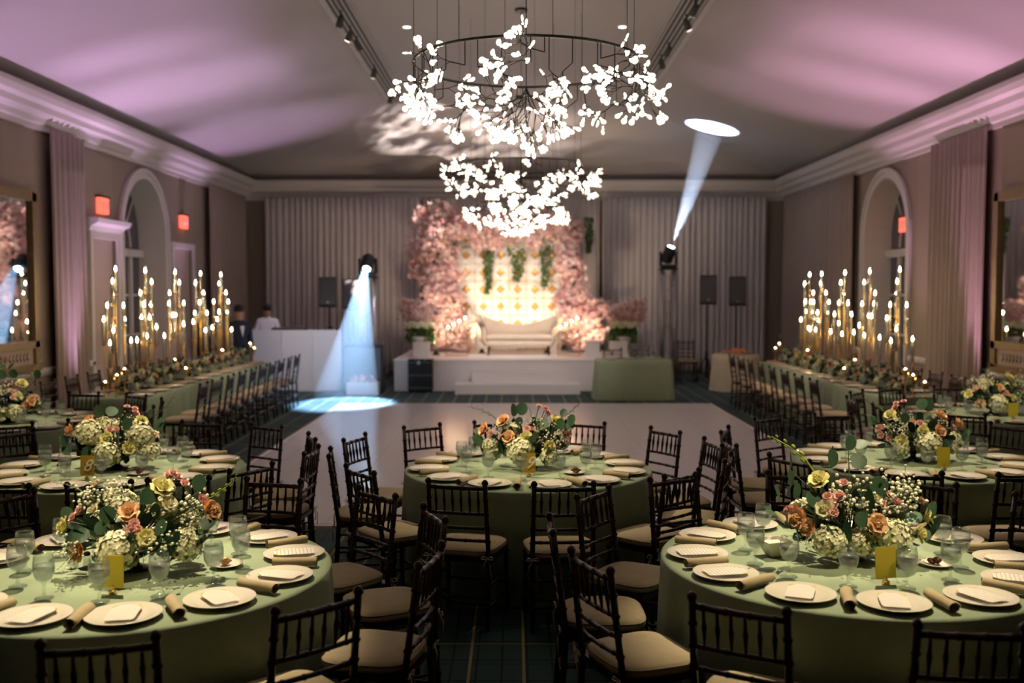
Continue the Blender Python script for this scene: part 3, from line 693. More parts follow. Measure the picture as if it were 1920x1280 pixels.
def arrangement(loc, items, label, rz=0., scale=1., seed=0, vase=True, group=None, simple=False):
    r = random.Random(seed); t = thing('flower_centerpiece', label, 'centerpiece', loc, rz, group); t.scale = (scale,) * 3
    if vase: inst('compote_bowl', VASE, t)
    fo = inst('foliage', FILL[seed % 2], t); fo['kind'] = 'stuff'
    core = Vector((0, 0, .12)); br = None; cnt = 0
    for it in items:
        k, x, z = it[:3]; y = it[3] if len(it) > 3 else r.uniform(-.12, .05); s_ = it[4] if len(it) > 4 else None
        z = max(z, s_ or 0, .11) if k in 'hed' else max(z, .13) if k == 'b' else z
        p = Vector((x, y, z)); d = (p - core); d.y -= .10; d = d.normalized()
        rot = d.to_track_quat('Z', 'Y').to_euler()
        if k == 'h': inst('hydrangea', FK['hyd'][r.randrange(3)], t, p, rot=(r.uniform(-.5, .5), r.uniform(-.5, .5), r.uniform(0, 6)), scale=s_ or .08)
        elif k in ('cream', 'lemon', 'peach', 'pink'):
            o = inst(k + '_rose', FK[k], t, p, rot=rot, scale=s_ or (.024 if k == 'pink' else .048))
            if not simple: MB().tube([core, core.lerp(p, .6) + Vector((0, .01, 0)), p], .003, 4).build('stem', 'stem', o).matrix_parent_inverse = (Matrix.Translation(p) @ rot.to_matrix().to_4x4() @ Matrix.Scale(s_ or (.024 if k == 'pink' else .048), 4)).inverted()
        elif k == 'b':
            o = inst('babys_breath', FK['breath'][r.randrange(2)], t, p - d * .05, rot=rot, scale=s_ or .11)
        elif k in ('e', 'd'):
            if br is None or cnt % 3 == 0:
                br = inst('eucalyptus_branch' if k == 'e' else 'leaf_branch', MB().tube([core, core.lerp(p, .5) + Vector((0, 0, .02)), p], [.004, .003, .002], 4).mesh('branch', 'stem'), t)
            else: br.data = br.data
            cnt += 1
            inst('round_leaf' if k == 'e' else 'dark_leaf', FK['leaf' if k == 'e' else 'dleaf'], br, p, rot=(R(r.uniform(25, 95)), r.uniform(-.5, .5), math.atan2(-x, .3) + r.uniform(-.7, .7)), scale=s_ or r.uniform(.06, .085))
        elif k == 's': inst('flower_sprig', FK['sprig'], t, (x, y, z), rot=(0, it[5], 0), scale=s_)
        elif k == 't': inst('twig', FK['twig'], t, (x, y, z), rot=(0, it[5], 0), scale=s_)
    return t
A_ = [('h', -.01, .13, -.17, .105), ('h', .28, .14, -.10, .085), ('h', .13, .28, .02, .08), ('h', -.06, .29, .03, .085), ('h', -.10, .34, .02, .05), ('h', -.02, .06, -.16, .06), ('h', .20, .2, .12, .08), ('h', -.2, .18, .12, .08),
      ('peach', .02, .29, -.10, .05), ('peach', .38, .29, -.06, .052), ('peach', -.19, .13, -.15, .055), ('lemon', .15, .39, -.04, .058), ('lemon', .125, .195, -.18, .042), ('lemon', -.285, .22, -.08, .05), ('cream', .19, .32, -.06, .04), ('cream', -.16, .29, -.06, .035),
      ('pink', -.21, .30, -.1), ('pink', -.235, .27, -.11), ('pink', .065, .255, -.16), ('pink', .045, .225, -.17), ('pink', .085, .225, -.17), ('pink', .06, .235, -.18), ('pink', .25, .41, -.02), ('pink', .19, .455, 0), ('pink', .21, .44, 0), ('pink', .16, .44, .02), ('pink', .34, .345, -.05), ('pink', .355, .325, -.06),
      ('b', -.18, .34, -.02, .12), ('b', -.06, .37, 0, .12), ('b', .28, .31, -.04, .14), ('b', .20, .16, -.20, .11), ('b', -.22, .04, -.20, .10), ('b', .31, .24, -.06, .12),
      ('e', -.06, .25, -.14), ('e', -.04, .24, -.12), ('e', -.19, .17, -.18), ('e', .36, .22, -.12), ('e', .34, .14, -.12), ('e', .33, .17, -.13), ('e', .31, .37, 0), ('e', .18, .2, -.16), ('e', -.09, .2, -.16), ('e', -.3, .24, -.04), ('e', .08, .32, -.06), ('e', .42, .33, 0, .04),
      ('d', -.24, .08, -.15, .10), ('d', .22, .06, -.18, .10), ('d', .14, .08, -.18, .07), ('d', -.30, .1, 0, .09), ('d', .05, .12, -.2, .09), ('s', .30, .32, 0, .22, 1.1), ('t', -.2, .34, 0, .2, -1.1)]
B_ = [('h', -.15, .12, -.16, .085), ('h', .01, .12, -.14, .075), ('h', .15, .14, -.15, .10), ('h', .12, .06, -.15, .06), ('h', .08, .26, .02, .08), ('h', -.05, .25, .06, .08), ('h', .22, .2, .1, .08), ('h', -.2, .2, .1, .08),
      ('lemon', -.17, .39, -.05, .055), ('cream', -.16, .265, -.12, .05), ('lemon', .35, .21, -.06, .05), ('lemon', .29, .15, -.12, .045), ('peach', .055, .215, -.20, .052), ('peach', -.28, .22, -.10, .052), ('peach', -.24, .18, -.12, .045), ('cream', .1, .30, -.05, .04),
      ('pink', -.145, .325, -.1), ('pink', -.09, .325, -.1, .03), ('pink', -.12, .295, -.12), ('pink', -.05, .38, -.04), ('pink', .165, .325, -.06), ('pink', .21, .285, -.08), ('pink', .125, .28, -.1), ('pink', .19, .30, -.07), ('pink', .345, .285, 0), ('pink', -.32, .25, -.06), ('pink', -.29, .26, -.06), ('pink', -.135, .265, -.17),
      ('b', -.04, .33, -.06, .14), ('b', .20, .33, -.02, .14), ('b', .13, .25, -.12, .13), ('b', .28, .31, 0, .13), ('b', -.26, .06, -.12, .07), ('b', .0, .28, -.1, .1),
      ('e', -.30, .44, 0, .085), ('e', -.30, .36, -.03, .08), ('e', -.36, .29, -.04, .08), ('e', -.29, .31, -.05, .075), ('e', -.23, .20, -.16, .085), ('e', -.36, .20, -.08, .09), ('e', -.32, .17, -.1, .085), ('e', -.09, .45, 0, .085), ('e', .03, .44, 0, .085), ('e', .0, .53, .04, .07), ('e', .045, .535, .04, .07), ('e', -.14, .16, -.22, .075), ('e', -.01, .2, -.2, .07), ('e', .11, .32, -.06, .09), ('e', .36, .22, -.10, .08), ('e', .27, .2, -.14, .09), ('e', -.2, .27, -.1), ('e', .3, .12, -.12),
      ('d', -.28, .10, -.10, .10), ('d', -.24, .07, -.12, .08), ('d', .0, .27, -.12, .10), ('d', .05, .25, -.12, .09), ('d', .32, .12, -.1, .1), ('d', -.07, .12, -.18, .08), ('s', -.16, .40, 0, .30, -.75)]
C_ = [('h', -.055, .145, -.16, .105), ('h', .155, .06, -.14, .075), ('h', -.28, .17, -.06, .065), ('h', -.26, .08, -.08, .06), ('h', .04, .25, .02, .07), ('h', .12, .28, .05, .06), ('h', -.1, .25, .06, .08), ('h', .2, .2, .1, .07),
      ('peach', -.18, .35, -.05, .055), ('peach', -.32, .285, -.04, .055), ('peach', -.14, .24, -.13, .055), ('lemon', .20, .35, -.05, .052), ('lemon', -.015, .24, -.14, .05), ('lemon', .15, .175, -.16, .052),
      ('pink', .08, .455, 0), ('pink', .14, .42, 0), ('pink', .13, .44, .02), ('pink', .15, .40, 0), ('pink', -.27, .265, -.08, .03), ('pink', -.2, .24, -.1), ('pink', -.01, .30, -.1, .03), ('pink', .03, .3, -.08), ('pink', .29, .255, -.06, .03), ('pink', .28, .205, -.08, .03), ('pink', .22, .185, -.1, .03), ('pink', .26, .26, -.04),
      ('b', .16, .25, -.1, .12), ('b', .2, .22, -.1, .1), ('b', -.2, .3, 0, .1), ('b', .06, .33, 0, .1),
      ('e', -.11, .38, 0, .09), ('e', -.06, .39, 0, .09), ('e', -.08, .32, -.02, .06), ('e', .31, .31, -.02, .085), ('e', .31, .28, -.03, .07), ('e', .1, .3, -.1, .08), ('e', .22, .29, -.1, .09), ('e', .25, .38, 0, .06), ('e', -.35, .17, -.06, .09), ('e', -.33, .1, -.08, .08), ('e', -.17, .1, -.18, .08), ('e', .02, .2, -.18, .06), ('e', .26, .15, -.1, .07), ('e', -.36, .24, 0, .06),
      ('d', -.2, .13, -.14, .1), ('d', -.18, .06, -.16, .1), ('d', .1, .12, -.16, .09), ('d', .17, .26, -.1, .09), ('t', -.2, .33, 0, .27, -1.0), ('t', .22, .36, 0, .28, .95), ('t', .02, .3, 0, .16, 0.)]
def mirror_items(L, f=-1, dz=0): return [tuple([i[0], f * i[1], i[2] + dz, *i[3:5]] + ([f * i[5]] if len(i) > 5 else [])) for i in L]

def card(loc, rz, num, ph, m='goldcard'):
    t = thing('table_number_card', ('ochre gold card with white numeral %s on the %s' % ({'9': 'nine', '8': 'eight'}[num], ph)) if num else 'plain yellow gold card in a clip on the ' + ph, 'table card', loc, rz)
    MB().box(-.05, .05, -.0012, .0012, .025, .165, 0, Matrix.Rotation(R(-4), 4, 'X')).build('card', m, t)
    MB().lathe([(.018, 0), (.018, .012), (.007, .018), (.007, .035)], 10).build('holder', 'gold', t)
    if num:
        cu = bpy.data.curves.new('number', 'FONT'); cu.body = num; cu.size = .12; cu.shear = .45; cu.align_x = 'CENTER'; cu.align_y = 'CENTER'; cu.extrude = .0006
        me = text_mesh(cu); me.materials.append(M['white']); inst('number', me, t, (0, -.0085, .095), rot=(R(94), 0, 0))

OFF = {'T9': 10, 'TL': 19, 'TR': 26, 'T8': -5, 'TM': 5, 'FL': 25, 'FR': 24}
f_px = 1867.
def px(x, y): return 960 + f_px * x / max(y, .05) + 5
for k, c in TB.items():
    near = k not in ('FL', 'FR'); ph = PH[k]
    table_base('round folding table hidden under the cloth of the ' + ph, c, r=.915)
    o = skirt(circ(.915), TZ - .003, .012, len(k) + int(c[0] * 10)).build('tablecloth', 'sage', None, True); o.location = (c[0], c[1], 0)
    tag(o, 'floor-length sage green cloth on the ' + ph, 'tablecloth')
    for i in range(12):
        a = OFF[k] + 30 * i + rnd.uniform(-2, 2) + {("TL", 3): -9, ("T8", 10): -7}.get((k, i), 0); rr = 1.392 + rnd.uniform(0, .025)
        p = (c[0] + (rr - .2) * cos(R(a)), c[1] + (rr - .2) * sin(R(a)))
        q_ = (c[0] + rr * cos(R(a)), c[1] + rr * sin(R(a)))
        if p[1] > .6 and -160 < px(*q_) < 2080 and abs(p[0]) < 6.35:
            lb = 'dark wooden chiavari chair, beige cushion, at the ' + ph
            if -3.1 < p[0] < 3.5 and p[1] > 8.72: lb = 'dark chiavari chair standing on the white dance floor, at ' + SHORT[k]
            else:
                oth = min((math.dist(p, TB[j]), j) for j in TB if j != k)
                if oth[0] < 2.35: lb = 'dark chiavari chair of %s, its back towards %s' % (SHORT[k], SHORT[oth[1]])
            chair(p, R(a) + pi / 2 + rnd.uniform(-.09, .09), lb, 'chairs at the ' + ph, near)
        pl = (c[0] + .74 * cos(R(a)), c[1] + .74 * sin(R(a)))
        if -120 < px(*pl) < 2040: setting(c, OFF[k] + 30 * i + rnd.uniform(-1.5, 1.5), ph)
arrangement((*TB['TL'], TZ), A_, 'hydrangea and peach rose centerpiece crowned by a tall lemon rose', seed=0)
arrangement((*TB['TR'], TZ), B_, 'centerpiece with round eucalyptus leaves rising beside a lemon rose', seed=1)
arrangement((*TB['T9'], TZ), C_, 'hydrangea and peach rose centerpiece behind the numeral nine card', seed=2)
arrangement((*TB['T8'], TZ), mirror_items(A_[:8] + C_[8:], 1, .0) + [('h', -.16, .27, -.1, .11), ('h', .22, .26, -.1, .10)], 'pale hydrangea centerpiece with pink spray roses behind the numeral eight card', seed=3)
arrangement((*TB['TM'], TZ), mirror_items(C_), 'hydrangea centerpiece behind the yellow card past the sauce bowl table', seed=4)
arrangement((*TB['FL'], TZ), mirror_items(B_), 'hydrangea centerpiece on the round table near the gilt wall mirror by exit signs', seed=5)
arrangement((*TB['FR'], TZ), A_, 'hydrangea centerpiece on the round table near the dessert-side mirror', seed=6)
card((-1.75, 4.27, TZ), R(-8), None, PH['TL']); card((1.67, 4.42, TZ), R(10), None, PH['TR'])
card((.10, 7.02, TZ), R(4), '9', PH['T9'], 'goldcard2'); card((-2.99, 6.90, TZ), R(-3), '8', PH['T8'], 'goldcard2')
card((3.16, 7.28, TZ), R(6), None, PH['TM']); card((5.13, 10.2, TZ), R(6), None, PH['FR'])
# sauce bowl, sweets, shakers
t = thing('sauce_bowl', 'square white china bowl of sauce beside goblets', 'bowl', (1.29, 4.90, TZ), .3)
MB().lathe([(.035, 0), (.04, .004), (.06, .035), (.083, .068), (.085, .072), (.080, .070), (.058, .036), (.02, .012)], 4, 0, Matrix.Rotation(.78, 4, 'Z') @ Matrix.Scale(1.12, 4)).build('bowl', 'plate', t)
MB().lathe([(.07, .055), (.071, .058), (.01, .060)], 4, 0, Matrix.Rotation(.78, 4, 'Z') @ Matrix.Scale(1.1, 4)).build('sauce', 'sauce', t)
for k, (x, y) in {'TR': (2.02, 4.72), 'TL': (-1.38, 4.70), 'T9': (.43, 7.12), 'T8': (-2.70, 7.08)}.items():
    t = thing('sweets_dish', 'small white dish of brown sweets on the ' + PH[k], 'dish', (x, y, TZ))
    MB().lathe([(.03, 0), (.05, .003), (.078, .014), (.08, .016), (.05, .007), (.01, .005)], 20).build('dish', 'plate', t, True)
    for i in range(9):
        a = rnd.uniform(0, 6.28); d = rnd.uniform(0, .035); MB().ball((d * cos(a), d * sin(a), .018 + .008 * (i % 3)), .014, 6, 4, 0, (1.3, .9, .8)).build('sweet', 'dates' if k != 'TL' else 'tilegold', t, True)
for k, (x, y) in {'TL': (-2.10, 4.68), 'T8': (-3.3, 7.15)}.items():
    for j in (0, 1):
        t = thing('salt_shaker', 'small glass shaker with metal cap on the ' + PH[k], 'shaker', (x + j * .05, y + j * .03, TZ), 0, 'shakers on the ' + PH[k])
        MB().lathe([(.02, 0), (.021, .005), (.018, .045), (.015, .05)], 10).build('body', 'water', t, True)
        MB().lathe([(.0165, .05), (.0165, .06), (.008, .068)], 10).build('cap', 'blackm', t, True)

# ------------------------------------------------------------------ long tables
KIT = [('h', -.14, .12, -.1, .085), ('h', .12, .12, -.1, .09), ('h', 0, .22, 0, .09), ('h', .02, .1, .12, .09), ('h', -.2, .2, .05, .07), ('peach', -.05, .2, -.14, .05), ('lemon', .18, .24, -.06, .05), ('cream', -.2, .28, 0, .05), ('peach', .2, .2, .1, .05), ('pink', .05, .3, -.05, .03), ('pink', .1, .31, 0, .03), ('pink', -.12, .3, -.04, .03), ('pink', -.25, .22, -.05, .03),
       ('b', 0, .3, -.05, .12), ('b', .22, .26, 0, .12), ('e', -.26, .3, 0, .08), ('e', .28, .26, 0, .08), ('e', .3, .14, -.06, .08), ('e', -.28, .12, -.06, .08), ('e', .1, .34, 0, .07), ('e', -.06, .36, 0, .07), ('d', .2, .06, -.14, .1), ('d', -.18, .05, -.14, .1)]
CAND = {}
CAND['arm'] = None
def candelabra(loc, rz, label, seed):
    r = random.Random(seed); t = thing('candelabra', label, 'candelabra', loc, rz, 'tall candle stands along the long tables')
    MB().lathe([(.15, 0), (.155, .006), (.15, .014), (.03, .018)], 24).build('base', 'gold', t, True)
    tops = [(0, 0, 1.60), (-.03, .08, 1.44), (.08, -.03, 1.28), (-.13, .0, 1.12), (.12, .04, 1.12), (-.04, -.10, .94), (.10, .12, .94), (-.07, .12, .80), (.17, -.04, .62), (-.16, -.09, .66)]
    for (x, y, z) in tops:
        L = r.uniform(.24, .33); zc = z - L - .02
        MB().tube([(x * .7, y * .7, .015), (x, y, min(.25, zc * .5)), (x, y, zc)], .006, 6).lathe([(.008, zc - .03), (.03, zc - .012), (.034, zc), (.012, zc + .001)], 10, 0, Matrix.Translation((x, y, 0))).build('arm', 'gold', t, True)
        cn = MB().lathe([(.0125, zc), (.0115, z - .03), (.004, z - .026)], 8, 0, Matrix.Translation((x, y, 0))).build('candle', 'candle', t, True)
        MB().lathe([(.003, z - .028), (.014, z - .010), (.011, z + .012), (.001, z + .045)], 6, 0, Matrix.Translation((x, y, 0))).build('flame', 'flame', cn, True)
        MB().lathe([(.029, zc), (.029, z + .07), (.028, z + .07), (.028, zc)], 12, 0, Matrix.Translation((x, y, 0))).build('glass_sleeve', 'glass', t, True)
def votive(loc, label, seed):
    t = thing('votive_goblet', label, 'candle holder', loc, 0, 'gold votives on the long tables'); h = .10 + .08 * (seed % 3)
    MB().lathe([(.035, 0), (.03, .006), (.008, .012), (.008, h), (.03, h + .02), (.04, h + .06), (.042, h + .09), (.037, h + .09), (.03, h + .03)], 14).build('cup', 'gold', t, True)
    MB().lathe([(.03, h + .03), (.03, h + .06)], 10).build('wax', 'candle', t)
    MB().ball((0, 0, h + .08), .014, 6, 4, 0, (1, 1, 1.6)).build('flame', 'flame', t, True)
CY = {-1: (13.1, 14.15, 15.4, 16.65, 17.8), 1: (13.6, 14.75, 15.85, 17.05, 17.75)}
for s in (-1, 1):
    side = 'DJ-side' if s < 0 else 'dessert-side'; ph = side + ' long table'
    y0, y1 = (12.15, 18.45) if s < 0 else (12.3, 18.45); cx = s * 4.97; hy = (y1 - y0) / 2; cyy = (y0 + y1) / 2
    table_base('long banquet table hidden under the cloth, ' + ph, (cx, cyy), .45, hy)
    o = skirt(rect(.45, hy), TZ - .003, .012, 5 + s).build('tablecloth', 'sage', None, True); o.location = (cx, cyy, 0)
    tag(o, 'floor-length sage green cloth on the ' + ph, 'tablecloth')
    ys = [12.42 + .6 * i for i in range(10)] if s < 0 else [12.95 + .7 * i for i in range(8)]
    for y in ys: chair((s * 4.15, y), (pi / 2 if s < 0 else -pi / 2) + rnd.uniform(-.08, .08), 'dark chiavari chair on the aisle side of the ' + ph, 'aisle chairs of the ' + ph, False)
    for i in range(8): chair((s * 5.76, 12.75 + .7 * i), (-pi / 2 if s < 0 else pi / 2) + rnd.uniform(-.08, .08), 'dark chiavari chair on the wall side of the ' + ph, 'wall chairs of the ' + ph, False)
    for y in ys:
        for q_ in (-1, 1):
            xx_ = cx + q_ * .295
            if y < y1 - .2 and not (q_ == s and min(abs(y + .08 - cq) for cq in CY[s]) < .42): place((xx_, y, TZ), (xx_, y + .23, TZ), (cx + q_ * .24, y - .20, TZ), pi / 2 * q_, pi / 2, ph, False)
    for i, y in enumerate(CY[s]):
        candelabra((cx + s * .275, y, TZ), rnd.uniform(0, 6), ['first', 'second', 'third', 'fourth', 'fifth'][i] + ' gold stand of taper candles from the near end, ' + ph, i + 10 * s)
    for i in range(9):
        y = 12.75 + .66 * i
        arrangement((cx - s * .02, y, TZ), mirror_items(KIT, 1 if i % 2 else -1), 'low cream and peach flower bowl among candles on the ' + ph, -s * pi / 2 + rnd.uniform(-.2, .2), .74 + .1 * (i % 2), i + 30, True, 'flower bowls on the ' + ph, True)
    for i, (dx, y) in enumerate(((-.10, 12.28), (.02, 12.34), (.14, 12.28), (.18, 14.45), (-.2, 15.1), (.2, 16.2), (-.1, 17.3), (.2, 18.2), (.1, 18.3))):
        votive((cx + dx * (-1 if s > 0 else 1), y, TZ), 'small gold goblet votive burning on the ' + ph, i)

# ------------------------------------------------------------------ chandeliers
CZ = 3.83
def chandelier(y, seed, detailed, label):
    r = random.Random(seed); t = thing('chandelier', label, 'chandelier', (.09, y, CZ), 0)
    Rg = .87
    MB().tube([(Rg * cos(2 * pi * i / 64), Rg * sin(2 * pi * i / 64), 0) for i in range(65)], .011, 6, 0, False).build('ring', 'blackm', t, True)
    for i in range(8):
        a = 2 * pi * i / 8 + .2; MB().tube([(Rg * cos(a), Rg * sin(a), 0), (Rg * cos(a), Rg * sin(a), ZF - CZ)], .0022, 4).build('suspension_wire', 'blackm', t)
    MB().tube([(0, 0, -.55), (0, 0, ZF - CZ)], .004, 5).build('centre_rod', 'blackm', t)
    MB().lathe([(.09, ZF - CZ - .03), (.09, ZF - CZ)], 16).build('canopy', 'blackm', t)
    tips = []
    def grow(p, d, L, depth, mb):
        e = p + d * L; mb.tube([p, e], .0042 if depth > 1 else .003, 4, 0, False)
        if depth == 0: tips.append((e, d)); return
        for k in range(3 if depth > 1 else r.choice((2, 3, 3))):
            ax = Vector((r.gauss(0, 1), r.gauss(0, 1), r.gauss(0, 1))).normalized()
            nd = (d + ax * .75); nd.z -= .05; nd.normalize(); grow(e, nd, L * r.uniform(.62, .9), depth - 1, mb)
    n1 = 42
    for i in range(n1):                                  # outer crown of branches hanging from the ring
        a = 2 * pi * i / n1 + r.uniform(-.1, .1); mb = MB(); p = Vector((Rg * cos(a), Rg * sin(a), 0)); q_ = p + Vector((0, 0, -r.uniform(.06, .24)))
        mb.tube([p, q_], .004, 4, 0, False)
        o_ = r.uniform(-.7, 1.); d = Vector((cos(a) * o_ + r.gauss(0, .5), sin(a) * o_ + r.gauss(0, .5), r.uniform(-.7, .3))).normalized(); grow(q_, d, .115, 2, mb)
        mb.build('branch', 'blackm', t)
    for i in range(11):                                  # inner cone below
        a = 2 * pi * i / 11; mb = MB(); p = Vector((0, 0, -.18 - .04 * (i % 3))); d = Vector((cos(a), sin(a), r.uniform(-.75, -.1))).normalized()
        if i % 3 == 0: d = Vector((cos(a) * .45, sin(a) * .45, -1)).normalized()
        grow(p, d, .20, 2, mb); mb.build('branch', 'blackm', t)
    # a lens: flat frosted paddle with a small hot lamp core at its root
    def lens(mb, e, d, s_=1.):
        q_ = d.to_track_quat('Z', 'Y').to_matrix().to_4x4(); m_ = Matrix.Translation(e) @ q_ @ Matrix.Rotation(r.uniform(0, 3), 4, 'Z') @ Matrix.Scale(s_, 4)
        prof = [(.004, 0), (.006, .009), (.017, .026), (.0225, .040), (.018, .055), (.003, .064)]
        mb.lathe(prof, 8, 0, m_ @ Matrix.Diagonal((1, .38, 1, 1))); mb.ball((0, 0, .004), .0065, 6, 4, 1, (1, 1, 1), m_)
    r.shuffle(tips)
    unit = MB(); lens(unit, Vector((0, 0, 0)), Vector((0, 0, 1))); um = unit.mesh('lamp_lens', ['bulb', 'bulbhot'], True)
    n_ind = 300 if detailed else 0
    for e, d in tips[:n_ind]: inst('lamp_lens', um, t, e, rot=d.to_track_quat('Z', 'Y').to_euler())
    if tips[n_ind:]:
        mb = MB()
        for e, d in tips[n_ind:]: lens(mb, e, d)
        o = mb.build('lamp_lenses', ['bulb', 'bulbhot'], t, True); o['kind'] = 'stuff'
    return len(tips)
chandelier(7.8, 1, True, 'large ring chandelier of glowing leaf lenses above the table numbered nine')
chandelier(14.1, 2, False, 'middle ring chandelier of glowing leaf lenses over the dance floor')
chandelier(20.3, 3, False, 'ring chandelier of glowing leaf lenses closest to the flower arch')

# ------------------------------------------------------------------ stage furniture and flower arch
BY = 23.7
t = thing('backdrop_panel', 'cream tiled backdrop wall with gold diamond ornaments behind the settee', 'backdrop', (-.13, BY, SZ))
MB().box(-1.25, 1.25, 0, .08, 0, 3.0).build('panel', 'tilew', t)
dm = MB().add([(0, 0, .115), (.115, 0, 0), (0, 0, -.115), (-.115, 0, 0), (0, -.02, 0)], [(0, 4, 1), (1, 4, 2), (2, 4, 3), (3, 4, 0)]).mesh('gold_diamond', 'tilegold')
sq = MB().box(-.17, .17, -.008, 0, -.17, .17).mesh('tile', 'stage')
for i in range(6):
    for j in range(7):
        p = (-1.02 + i * .408, -.002, .25 + j * .405); inst('tile', sq, t, p); inst('gold_diamond', dm, t, (p[0], -.010, p[2]))
dots = MB()
for i in range(13):
    for j in range(15):
        if i % 2 == 0 or j % 2 == 0: dots.add([(x * .022 - 1.224 + i * .204, -.012, z * .022 + .047 + j * .2025) for x, z in ((0, 1), (1, 0), (0, -1), (-1, 0))], [(0, 3, 2, 1)])
o = dots.build('gold_dots', 'tilegold', t); o['kind'] = 'stuff'

def blossom_mass(name, pts, n, seed, parent, spread, size=(.035, .06)):
    """pts: list of (x,y,z,r) blobs; three shades of five-petalled blossoms and twigs"""
    r = random.Random(seed); mbs = [MB(), MB(), MB()]; tw = MB(); vol = [p[3] ** 2 for p in pts]
    for i in range(n):
        x, y, z, R_ = r.choices(pts, vol)[0]
        d = Vector((r.gauss(0, 1), r.gauss(0, 1), r.gauss(0, 1))).normalized(); rad = R_ * (r.uniform(.55, 1.) if r.random() < .85 else r.uniform(1., 1.35))
        p = Vector((x, y, z)) + Vector((d.x * rad, d.y * rad * .6, d.z * rad)); p.z = max(p.z, .11); s_ = r.uniform(*size)
        q_ = (d + Vector((r.gauss(0, .5), -.5 + r.gauss(0, .5), r.gauss(0, .5)))).to_track_quat('Z', 'Y').to_matrix().to_4x4()
        mb = mbs[r.choices((0, 1, 2), (5, 3, 3))[0]]
        m_ = Matrix.Translation(p) @ q_ @ Matrix.Scale(s_, 4)
        for k in range(5):
            a = k * 1.2566; vs_ = [(0, 0, 0), (.5 * cos(a - .5), .5 * sin(a - .5), .12), (1.0 * cos(a), 1.0 * sin(a), .3), (.5 * cos(a + .5), .5 * sin(a + .5), .12)]
            mb.add(vs_, [(0, 1, 2, 3)], 0, m_)
        if i % 9 == 0: tw.tube([(x, y, z), Vector((x, y, z)).lerp(p, .6) + Vector((r.gauss(0, .03), 0, .03)), p], .006, 3, 0, False)
    for k, mb in enumerate(mbs):
        o = mb.build('blossoms', 'blos%d' % (k + 1), parent); o['kind'] = 'stuff'
    o = tw.build('twigs', 'branch', parent); o['kind'] = 'stuff'
def leafy(mb, c, sx, sy, sz, n, r, s=(.03, .06)):
    for i in range(n):
        p = Vector((c[0] + r.uniform(-sx, sx), c[1] + r.uniform(-sy, sy), c[2] + r.uniform(-sz, sz)))
        petal(mb, Matrix.Translation(p) @ Matrix.Rotation(r.uniform(0, 6.28), 4, 'Z') @ Matrix.Rotation(r.uniform(-2.4, -.2), 4, 'X') @ Matrix.Scale(r.uniform(*s), 4), .7, 1.1, .2)
pm = 79.
def SX(p): return (p - 965) / pm
def SZz(p): return 2.08 + (545 - p) / pm
t = thing('flower_arch', 'pink blossom arch framing the tiled backdrop', 'flower arch', (0, BY - .42, SZ))
blobs = []
for (x, y, r_) in ((800, 415, .28), (835, 405, .25), (825, 440, .30), (800, 465, .30), (835, 480, .30), (790, 500, .26), (815, 520, .32), (850, 515, .2), (820, 555, .28), (850, 560, .26), (845, 595, .28), (815, 600, .25), (870, 615, .25), (840, 635, .25), (870, 650, .2),
                   (865, 430, .25), (895, 430, .25), (925, 425, .26), (955, 430, .26), (985, 425, .26), (1015, 425, .26), (1045, 425, .28), (1070, 435, .26), (900, 455, .16), (930, 455, .14), (1000, 455, .16),
                   (1060, 465, .25), (1065, 500, .27), (1075, 530, .27), (1060, 560, .27), (1085, 560, .24), (1075, 590, .28), (1100, 595, .25), (1110, 620, .25), (1080, 625, .25), (1090, 650, .22), (1055, 595, .18), (1120, 575, .15)):
    blobs.append((SX(x), rnd.uniform(-.25, .05), SZz(y) - SZ, r_ * 1.15))
blossom_mass('arch', blobs, 9500, 5, t, 0, (.045, .085))
for (a, b) in (((-2.0, .05), (-1.75, 1.5)), ((-1.75, 1.5), (-1.9, 3.0)), ((1.6, .05), (1.35, 1.6)), ((1.35, 1.6), (1.4, 2.9)), ((-1.8, 2.8), (0, 3.05)), ((0, 3.05), (1.4, 2.9))):
    MB().tube([(a[0], 0, a[1]), ((a[0] + b[0]) / 2 + .05, 0, (a[1] + b[1]) / 2), (b[0], 0, b[1])], .035, 6).build('branch', 'branch', t)
for i, (x0, x1, y0, y1, yy) in enumerate(((906, 924, 470, 548, -.12), (956, 984, 465, 525, -.14), (1012, 1033, 460, 535, -.16), (1098, 1114, 405, 470, .1))):
    mb = MB(); r = random.Random(i); c = ((SX(x0) + SX(x1)) / 2, 0, (SZz(y0) + SZz(y1)) / 2)
    hw = (SX(x1) - SX(x0)) / 2; hh = (SZz(y0) - SZz(y1)) / 2
    for q_ in range(8): leafy(mb, (c[0] + r.uniform(-.25, .25) * hw, 0, c[2] + hh * (1 - (q_ + .5) / 4)), hw * (1.15 - .09 * q_ + r.uniform(-.1, .1)), .06, hh / 7, 70, r, (.03, .06))
    o = mb.build('hanging_moss', 'moss', None); o.location = (0, BY + yy - (.06 if i < 3 else -.16), 0)
    o['kind'] = 'stuff'
    tag(o, ['short trail of green moss hanging over the backdrop, settee arm end', 'wide tuft of green moss hanging mid backdrop', 'dark green moss trail beside the blossom column', 'green moss strip against the pale drape beyond the arch'][i], 'hanging moss')
t = thing('screen_panel', 'slim pale screen edge beyond the blossom column', 'screen', (SX(1108), BY + .42, SZ))
MB().box(-.16, .16, 0, .06, 0, SZz(402) - SZ).build('panel', 'drape', t); MB().box(-.2, .2, -.12, .18, 0, .03).build('foot', 'drape', t)
